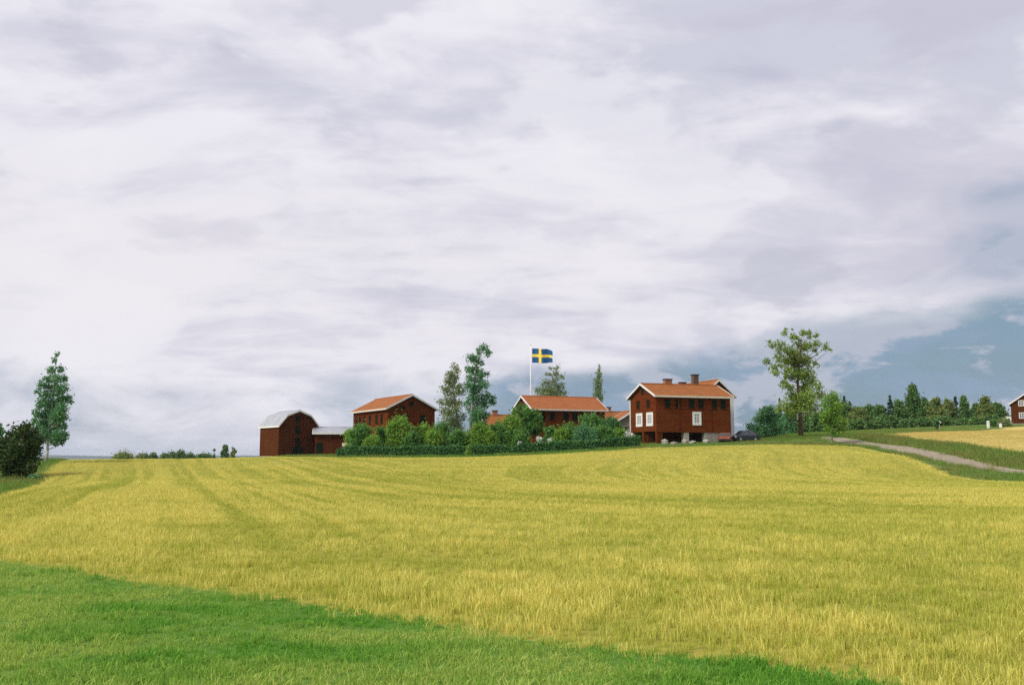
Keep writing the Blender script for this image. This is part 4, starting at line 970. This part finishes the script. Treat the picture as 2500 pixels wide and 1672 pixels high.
p = on_ground(1787, 133.0); car('dark_car', 'dark blue-black car parked between farmhouse corner and lilac bush', p + Vector((0, 0, -0.02)), R(28), (0.014, 0.022, 0.030), L=4.2, W=1.75)

def rock(px, Y, w, h, d, label, seed, mat='palestone'):
    rng = np.random.default_rng(seed); bm = bmesh.new(); bmesh.ops.create_icosphere(bm, subdivisions=1, radius=1.0)
    for v in bm.verts:
        k = 1 + rng.normal(0, 0.22); v.co = Vector((max(-0.8, min(0.8, v.co.x * k)) * w / 1.5, max(-0.8, min(0.8, v.co.y * k)) * d / 1.5, max(-0.7, min(0.75, v.co.z * k)) * h / 0.95))
    me = bpy.data.meshes.new('boulder'); bm.to_mesh(me); bm.free()
    o = link_mesh('boulder', me, M[mat]); o.location = on_ground(px, Y) + Vector((0, 0, h * 0.25)); tag(o, label, 'boulder', 'boulders before the cart bays')
rock(1623, 126.2, 0.8, 0.65, 0.7, 'biggest pale boulder below the first cart bay', 1)
rock(1672, 127.0, 0.8, 0.55, 0.6, 'pale stone at the foot of the grey pier', 2)
rock(1690, 126.5, 0.9, 0.4, 0.6, 'flat pale stone below the second cart bay', 3)
rock(1645, 125.8, 0.9, 0.32, 0.7, 'low grey stone lying between the two cart bays', 4, 'stone')
rock(1725, 128.6, 0.8, 0.5, 0.6, 'grey stone by the stone foundation near the red car', 5)

def planter():
    b = on_ground(1316, 124.5); e = empty('pedestal_planter', b); e.scale = (0.72, 0.72, 0.86); tag(e, 'white pedestal planter with pale flowers above the hedge', 'planter')
    MB().tube([(0, 0, -0.05), (0, 0, 0.12), (0, 0, 0.16), (0, 0, 1.15), (0, 0, 1.25)], [0.34, 0.34, 0.24, 0.19, 0.26], 14).build('pedestal', M['white'], e, smooth=False)
    MB().tube([(0, 0, 1.25), (0, 0, 1.32), (0, 0, 1.62), (0, 0, 1.72)], [0.14, 0.2, 0.40, 0.46], 16).build('bowl', M['white'], e)
    rng = np.random.default_rng(5); C = ball((0, 0, 1.92), (0.52, 0.5, 0.3), 260, rng); v, f = leaves(C, 0.09, rng)
    link_mesh('flowers', np_mesh('flowers', v, f, {'tint': np.repeat(rng.uniform(0, 1, 260), 4)}), M['petal'], e)
planter()
for i, (px, Y, w, h, lab) in enumerate(((1268, 122.8, 0.22, 0.35, 'white flower clump above the hedge left of the planter'), (1342, 124.0, 0.30, 0.55, 'pinkish-white flower clump right of the planter'), (1418, 123.6, 0.25, 0.75, 'white blossom spot on the low blue-green bush'), (1533, 126.0, 0.48, 0.75, 'rounded white-flowering bush at the farmhouse corner'))):
    rng = np.random.default_rng(70 + i); b = on_ground(px, Y); e = empty('flowering_bush', b); tag(e, lab, 'flowers')
    zc = (P(px, (1082, 1075, 1068, 1060)[i], Y).z - b.z)
    C = ball((0, 0, zc), (w, w, h * 0.6), 160, rng); v, f = leaves(C, 0.09, rng)
    link_mesh('flowers', np_mesh('flowers', v, f, {'tint': np.repeat(rng.uniform(0, 1, 160), 4)}), M['petal'], e)
    mb = MB()
    for k in range(7): mb.tube([(rng.normal(0, 0.06), rng.normal(0, 0.06), -0.1), (rng.normal(0, w * 0.4), rng.normal(0, w * 0.4), zc)], [0.02, 0.012], 5)
    mb.build('stem', M['leaf_mid'], e)

def post(px, Y, w, h, label, cap=True):
    b = on_ground(px, Y); e = empty('gate_post', b); tag(e, label, 'post', 'white posts by the hill house')
    MB().box(-w / 2, w / 2, -w / 2, w / 2, -0.3, h).build('shaft', M['white'], e, bevel=0.015)
    MB().hexa([(-w * 0.62, -w * 0.62, h), (w * 0.62, -w * 0.62, h), (w * 0.62, w * 0.62, h), (-w * 0.62, w * 0.62, h), (-w * 0.2, -w * 0.2, h + 0.18), (w * 0.2, -w * 0.2, h + 0.18), (w * 0.2, w * 0.2, h + 0.18), (-w * 0.2, w * 0.2, h + 0.18)]).build('cap', M['white'], e)
post(2413, 203, 0.42, 1.35, 'taller white gate post near the dark red hill house')
post(2443, 203, 0.42, 0.7, 'shorter white gate post near the dark red hill house')
def sign():
    b = on_ground(2294, 207); e = empty('small_sign', b); tag(e, 'small white diamond sign on a thin post before the wood', 'sign')
    MB().tube([(0, 0, -0.2), (0, 0, 1.7)], [0.035, 0.03], 8).build('post', M['white'], e)
    MB().prism([(0.02, -0.06, 1.05), (0.42, -0.06, 1.4), (0.02, -0.06, 1.75), (-0.38, -0.06, 1.4)], [(0.02, -0.035, 1.05), (0.42, -0.035, 1.4), (0.02, -0.035, 1.75), (-0.38, -0.035, 1.4)]).build('plate', M['white'], e)
sign()

def bench():
    b = on_ground(846, 131); e = empty('garden_bench', b, R(8)); tag(e, 'small cream garden bench beyond the end of the clipped hedge', 'bench')
    z0 = P(846, 1090, 131).z - b.z
    MB().box(-0.6, 0.6, -0.22, 0.2, z0 + 0.02, z0 + 0.07).build('seat', M['cream'], e)
    MB().box(-0.6, 0.6, 0.21, 0.25, z0 + 0.1, z0 + 0.5).build('backrest', M['cream'], e)
    for x in (-0.55, 0.5):
        for y in (-0.2, 0.2): MB().box(x, x + 0.05, y, y + 0.05, -0.15, z0 + (0.02 if y < 0 else 0.5)).build('leg', M['cream'], e)
bench()

# ------------------------------------------------------------------ grass, stalks
def blade_clump(name, n, spread, hmin, hmax, width, lean, mat, seed, segs=2):
    rng = np.random.default_rng(seed); V = []; Fc = []; T = []
    for k in range(n):
        a = rng.uniform(0, 6.283); r = spread * math.sqrt(rng.uniform()); x0, y0 = r * math.cos(a), r * math.sin(a)
        h = rng.uniform(hmin, hmax); d = rng.uniform(0, 6.283); ln = abs(rng.normal(0, lean)) * (0.3 if k % 3 == 0 else 1.0); tw = rng.uniform(0, 6.283)
        wx, wy = math.cos(tw) * width / 2, math.sin(tw) * width / 2; t = rng.uniform(0, 1)
        n0 = len(V)
        for s in range(segs):
            q = s / segs; bx, by = x0 + math.cos(d) * ln * h * q * q, y0 + math.sin(d) * ln * h * q * q; z = h * q * math.cos(min(1.2, ln * q * 0.6)); wq = 1 - 0.35 * q
            V += [(bx - wx * wq, by - wy * wq, z), (bx + wx * wq, by + wy * wq, z)]
        V.append((x0 + math.cos(d) * ln * h, y0 + math.sin(d) * ln * h, h * math.cos(min(1.2, ln * 0.6))))
        for s in range(segs - 1): a_ = n0 + 2 * s; Fc += [(a_, a_ + 1, a_ + 3), (a_, a_ + 3, a_ + 2)]
        a_ = n0 + 2 * (segs - 1); Fc.append((a_, a_ + 1, a_ + 2)); T += [t] * (2 * segs + 1)
    me = np_mesh(name, np.array(V), np.array(Fc), {'tint': T}); me.materials.append(M[mat])
    return bpy.data.objects.new(name, me)

def scatter(name, label, cat, pts, tone, scale, clumps, seed):
    """one object of countless blades: clumps instanced on a cloud of ground points"""
    rng = np.random.default_rng(seed); n = len(pts)
    me = bpy.data.meshes.new(name); me.vertices.add(n); me.vertices.foreach_set('co', pts.astype(np.float32).ravel())
    for an, ty, av in (('tone', 'FLOAT', tone), ('scl', 'FLOAT', scale), ('vid', 'INT', rng.integers(0, len(clumps), n))):
        a = me.attributes.new(an, ty, 'POINT'); a.data.foreach_set('value', np.ascontiguousarray(av, dtype=np.int32 if ty == 'INT' else np.float32))
    rot = np.stack([rng.normal(0, 0.06, n), rng.normal(0, 0.06, n), rng.uniform(0, 6.283, n)], 1)
    a = me.attributes.new('rot', 'FLOAT_VECTOR', 'POINT'); a.data.foreach_set('vector', rot.astype(np.float32).ravel())
    o = link_mesh(name, me, None); tag(o, label, cat, kind='stuff')
    lib = bpy.data.collections.new(name + '_clumps')
    for c in clumps: lib.objects.link(c)
    ng = bpy.data.node_groups.new(name, 'GeometryNodeTree')
    ng.interface.new_socket('Geometry', in_out='INPUT', socket_type='NodeSocketGeometry'); ng.interface.new_socket('Geometry', in_out='OUTPUT', socket_type='NodeSocketGeometry')
    N = ng.nodes; gi = N.new('NodeGroupInput'); go = N.new('NodeGroupOutput'); ip = N.new('GeometryNodeInstanceOnPoints'); ci = N.new('GeometryNodeCollectionInfo')
    ci.inputs['Collection'].default_value = lib; ci.inputs['Separate Children'].default_value = True; ci.inputs['Reset Children'].default_value = True
    def named(nm, ty):
        q = N.new('GeometryNodeInputNamedAttribute'); q.data_type = ty; q.inputs['Name'].default_value = nm; return [s for s in q.outputs if s.enabled and s.name == 'Attribute'][0]
    L = ng.links.new
    L(gi.outputs[0], ip.inputs['Points']); L(ci.outputs[0], ip.inputs['Instance']); ip.inputs['Pick Instance'].default_value = True
    L(named('vid', 'INT'), ip.inputs['Instance Index']); L(named('rot', 'FLOAT_VECTOR'), ip.inputs['Rotation']); L(named('scl', 'FLOAT'), ip.inputs['Scale'])
    L(ip.outputs[0], go.inputs[0])
    md = o.modifiers.new('blades', 'NODES'); md.node_group = ng
    return o

def fan_points(rings, rng, half=34.0):
    """jittered points over the sector before the camera: rings of (near, far, per m2)"""
    out = []
    for r0, r1, den in rings:
        half = 60.0 if r1 <= 16 else 48.0 if r1 <= 30 else 42.0 if r1 <= 55 else 37.0 if r1 <= 151 else 34.0
        n = int(den * (r1 * r1 - r0 * r0) * R(half)); r = np.sqrt(rng.uniform(r0 * r0, r1 * r1, n)); a = rng.uniform(-R(half), R(half), n)
        out.append(np.stack([np.sin(a) * r, np.cos(a) * r], 1))
    return np.concatenate(out)

def field_tone(x, y):
    """0 = ripe straw, 1 = green: drilling rows, wheel lines and patches"""
    wob = (fbm(x * 0.05, y * 0.05, 3) - 0.5)
    s1 = x * 0.943 + y * 0.334 + wob * 1.2                     # rows running off to the left
    s2 = dist_line(FIELD_FAR[:-2], x, y) + wob * 1.2           # rows following the far headland
    wL = sstep(-0.06, -0.16, np.arctan2(x, y) + 0.02 * wob) * sstep(14, 22, y)
    st1 = 0.4 * vnoise(s1 * 0.8, y * 0.03) + 0.6 * vnoise(s1 * 2.3, y * 0.05 + 7)
    st2 = 0.45 * vnoise(s2 * 0.5, x * 0.03 + 3) + 0.55 * vnoise(s2 * 1.5, x * 0.05)
    st = st1 * wL + (0.48 + (st2 - 0.48) * 0.72) * (1 - wL)
    near = sstep(34, 16, y)
    st = st * (1 - 0.55 * near) + 0.55 * near * fbm(x * 0.9, y * 0.9, 3)
    patch = fbm(x * 0.10 + 5, y * 0.10, 4)
    t = 0.24 + 2.3 * (st - 0.48) + 1.2 * (patch - 0.48)
    # wheel lines: pairs of tracks
    for s, w in ((s1, wL), (s2, 1 - wL)):
        k = np.mod(s, 9.0); tr = np.exp(-((k - 2.2) / 0.22) ** 2) + np.exp(-((k - 4.0) / 0.22) ** 2)
        t = t + (0.75 if w is wL else 0.38) * tr * w * (0.4 + 0.9 * fbm(x * 0.08, y * 0.08 + 4, 2))
    # weedy green patches
    for (px, py, wx, wy, am) in ((400, 1290, 2.2, 0.7, 0.9), (450, 1338, 0.7, 0.5, 0.6), (520, 1395, 0.9, 0.5, 0.7), (760, 1370, 1.3, 0.6, 0.5), (2430, 1450, 1.0, 0.35, 1.0), (1600, 1480, 0.5, 0.5, 0.6), (1980, 1375, 1.4, 0.5, 0.5), (600, 1250, 2.5, 1.6, 0.45), (2280, 1535, 0.5, 0.3, 0.6), (1360, 1340, 1.3, 0.5, 0.4)):
        cx, cy = flat(px, py); t = t + am * np.exp(-((x - cx) / wx) ** 2 - ((y - cy) / wy) ** 2) * (0.5 + fbm(x * 2, y * 2, 2))
    return np.clip(t, 0, 1)

def grow_field():
    rng = np.random.default_rng(101)
    q = fan_points([(5, 16, 130), (16, 30, 75), (30, 55, 36), (55, 90, 17), (90, 150, 9)], rng)
    q = q[in_poly(FIELD, q[:, 0] + rng.normal(0, 0.16, len(q)), q[:, 1] + rng.normal(0, 0.22, len(q)))]
    x, y = q[:, 0], q[:, 1]; r = np.hypot(x, y); t = field_tone(x, y)
    z = ground_z(x, y) - 0.01
    sc_ = (0.95 + 0.25 * (fbm(x * 0.5, y * 0.5, 3) - 0.5) * 2) * (1 - 0.30 * t) * rng.uniform(0.8, 1.2, len(x))
    sc_ *= 1 - 0.38 * sstep(45, 75, r)
    edge = dist_line(LAWN_EDGE, x, y); sc_ *= 0.78 + 0.22 * sstep(0.0, 0.9, edge + 0.4 * (fbm(x * 1.3, y * 1.3, 2) - 0.5))
    t = np.clip(t + 0.32 * rng.normal(size=len(x)), 0, 1); sc_ *= 0.86
    gapn = fbm(x * 2.3 + 9, y * 2.3, 2); thin = sstep(0.46, 0.36, gapn) * (r < 40)
    sc_ = sc_ * (1 - 0.3 * thin); t = np.clip(t + 0.35 * thin, 0, 1)
    pts = np.stack([x, y, z], 1); near = r < 30; mid = (r >= 30) & (r < 62); far = r >= 62
    cn = [blade_clump('stalk_clump', 13, 0.09, 0.07, 0.23, 0.010, 0.62, 'straw', 500 + k, 3) for k in range(6)]
    cm = [blade_clump('stalk_clump', 14, 0.15, 0.08, 0.22, 0.018, 0.6, 'straw', 520 + k, 2) for k in range(5)]
    cf = [blade_clump('stalk_clump', 14, 0.26, 0.10, 0.26, 0.036, 0.6, 'straw', 540 + k, 2) for k in range(5)]
    scatter('grain_stalks', 'ripe yellow stalks of the near grain field', 'grain', pts[near], t[near], sc_[near], cn, 1)
    scatter('grain_stalks', 'ripe yellow stalks of the middle grain field', 'grain', pts[mid], t[mid], sc_[mid], cm, 2)
    scatter('grain_stalks', 'ripe yellow stalks of the far grain field', 'grain', pts[far], t[far], sc_[far], cf, 3)
grow_field()

def grow_lawn():
    rng = np.random.default_rng(102)
    q = fan_points([(4.5, 9, 300), (9, 13, 240), (13, 16, 150), (16, 28, 110)], rng, 36)
    q = q[in_poly(LAWN, q[:, 0] + rng.normal(0, 0.10, len(q)), q[:, 1] + rng.normal(0, 0.16, len(q)))]
    x, y = q[:, 0], q[:, 1]; z = ground_z(x, y) - 0.005
    pt = fbm(x * 0.75, y * 1.3, 4); p2 = fbm(x * 0.16 + 8, y * 0.3, 3)
    tone = np.clip(0.38 + 3.2 * (pt - 0.5) + 1.6 * (p2 - 0.5) + 0.18 * sstep(1.1, 0.2, dist_line(LAWN_EDGE, x, y)) + 0.10 * rng.normal(size=len(x)), 0, 1)
    s = rng.uniform(0.55, 1.05, len(x)) * (0.92 + 0.5 * (fbm(x * 1.6 + 3, y * 2.0, 3) - 0.5) * 2)
    cl = [blade_clump('grass_clump', 20, 0.065, 0.02, 0.07 if k % 3 else 0.12, 0.006 if k % 2 else 0.009, 0.95, 'lawn_blade', 600 + k, 3) for k in range(9)]
    scatter('lawn_grass', 'short green grass blades of the lawn', 'grass', np.stack([x, y, z], 1), tone, s, cl, 4)
grow_lawn()

def grow_rough():
    rng = np.random.default_rng(103)
    q = fan_points([(20, 30, 3.0), (30, 55, 2.4), (55, 100, 1.6), (100, 150, 3.2), (150, 235, 0.9)], rng)
    x, y = q[:, 0], q[:, 1]
    keep = ~in_poly(FIELD, x, y) & ~in_poly(TAN, x, y) & ~in_poly(LAWN, x, y) & (dist_line([tuple(p) for p in ROAD], x, y) > 2.3)
    x, y = x[keep], y[keep]; z = ground_z(x, y) - 0.01
    tone = np.clip(0.25 + 2.2 * (fbm(x * 0.16, y * 0.16, 4) - 0.5) + 0.15 * rng.normal(size=len(x)), 0, 1)
    # dry weeds on the bank above the road
    bank = dist_line([xy(2130, 1068, 134), xy(2200, 1076, 125), xy(2300, 1092, 113), xy(2400, 1112, 102), xy(2500, 1130, 92)], x, y)
    bk = sstep(7, 3, bank) * (x > 40); tone = np.clip(tone + 0.3 * bk * (fbm(x * 0.3, y * 0.3, 3) - 0.25) * 2, 0, 1)
    s = rng.uniform(0.6, 1.25, len(x)) * (1 + 0.7 * bk)
    # mown round the house
    yard = sstep(9, 4, np.abs(y - 127)) * (x > 14) * (x < 42); s *= 1 - 0.45 * yard
    cl = [blade_clump('grass_clump', 26, 0.5, 0.12, 0.38, 0.032, 0.6, 'rough_blade', 640 + k, 2) for k in range(6)]
    scatter('rough_grass', 'rough uncut grass on the verges and round the farm', 'grass', np.stack([x, y, z], 1), tone, s, cl, 5)
    q = fan_points([(90, 215, 1.6)], rng); q = q[in_poly(TAN, q[:, 0], q[:, 1])]; x, y = q[:, 0], q[:, 1]
    t = np.clip(0.25 + 1.8 * (fbm(x * 0.1, y * 0.4, 3) - 0.5), 0, 1)
    cl = [blade_clump('stubble_clump', 22, 0.55, 0.05, 0.14, 0.034, 0.3, 'stubble', 680 + k, 2) for k in range(4)]
    scatter('stubble', 'short tan stubble on the slope field', 'stubble', np.stack([x, y, ground_z(x, y) - 0.01], 1), t, rng.uniform(0.8, 1.2, len(x)), cl, 6)
grow_rough()

# ------------------------------------------------------------------ the air
def haze():
    m = bpy.data.materials.new('haze_air'); m.use_nodes = True; m.node_tree.nodes.clear(); g = NG(m.node_tree)
    out = g.n('ShaderNodeOutputMaterial'); v = g.n('ShaderNodeVolumePrincipled')
    v.inputs['Color'].default_value = (0.80, 0.88, 1.0, 1); v.inputs['Density'].default_value = 0.00007; v.inputs['Anisotropy'].default_value = 0.2
    g.link(v.outputs[0], out.inputs['Volume'])
    o = MB().box(-9800, 9800, -600, 9600, -12, 75).build('haze', m); tag(o, 'thin pale air over the whole countryside', 'haze', kind='stuff')
haze()
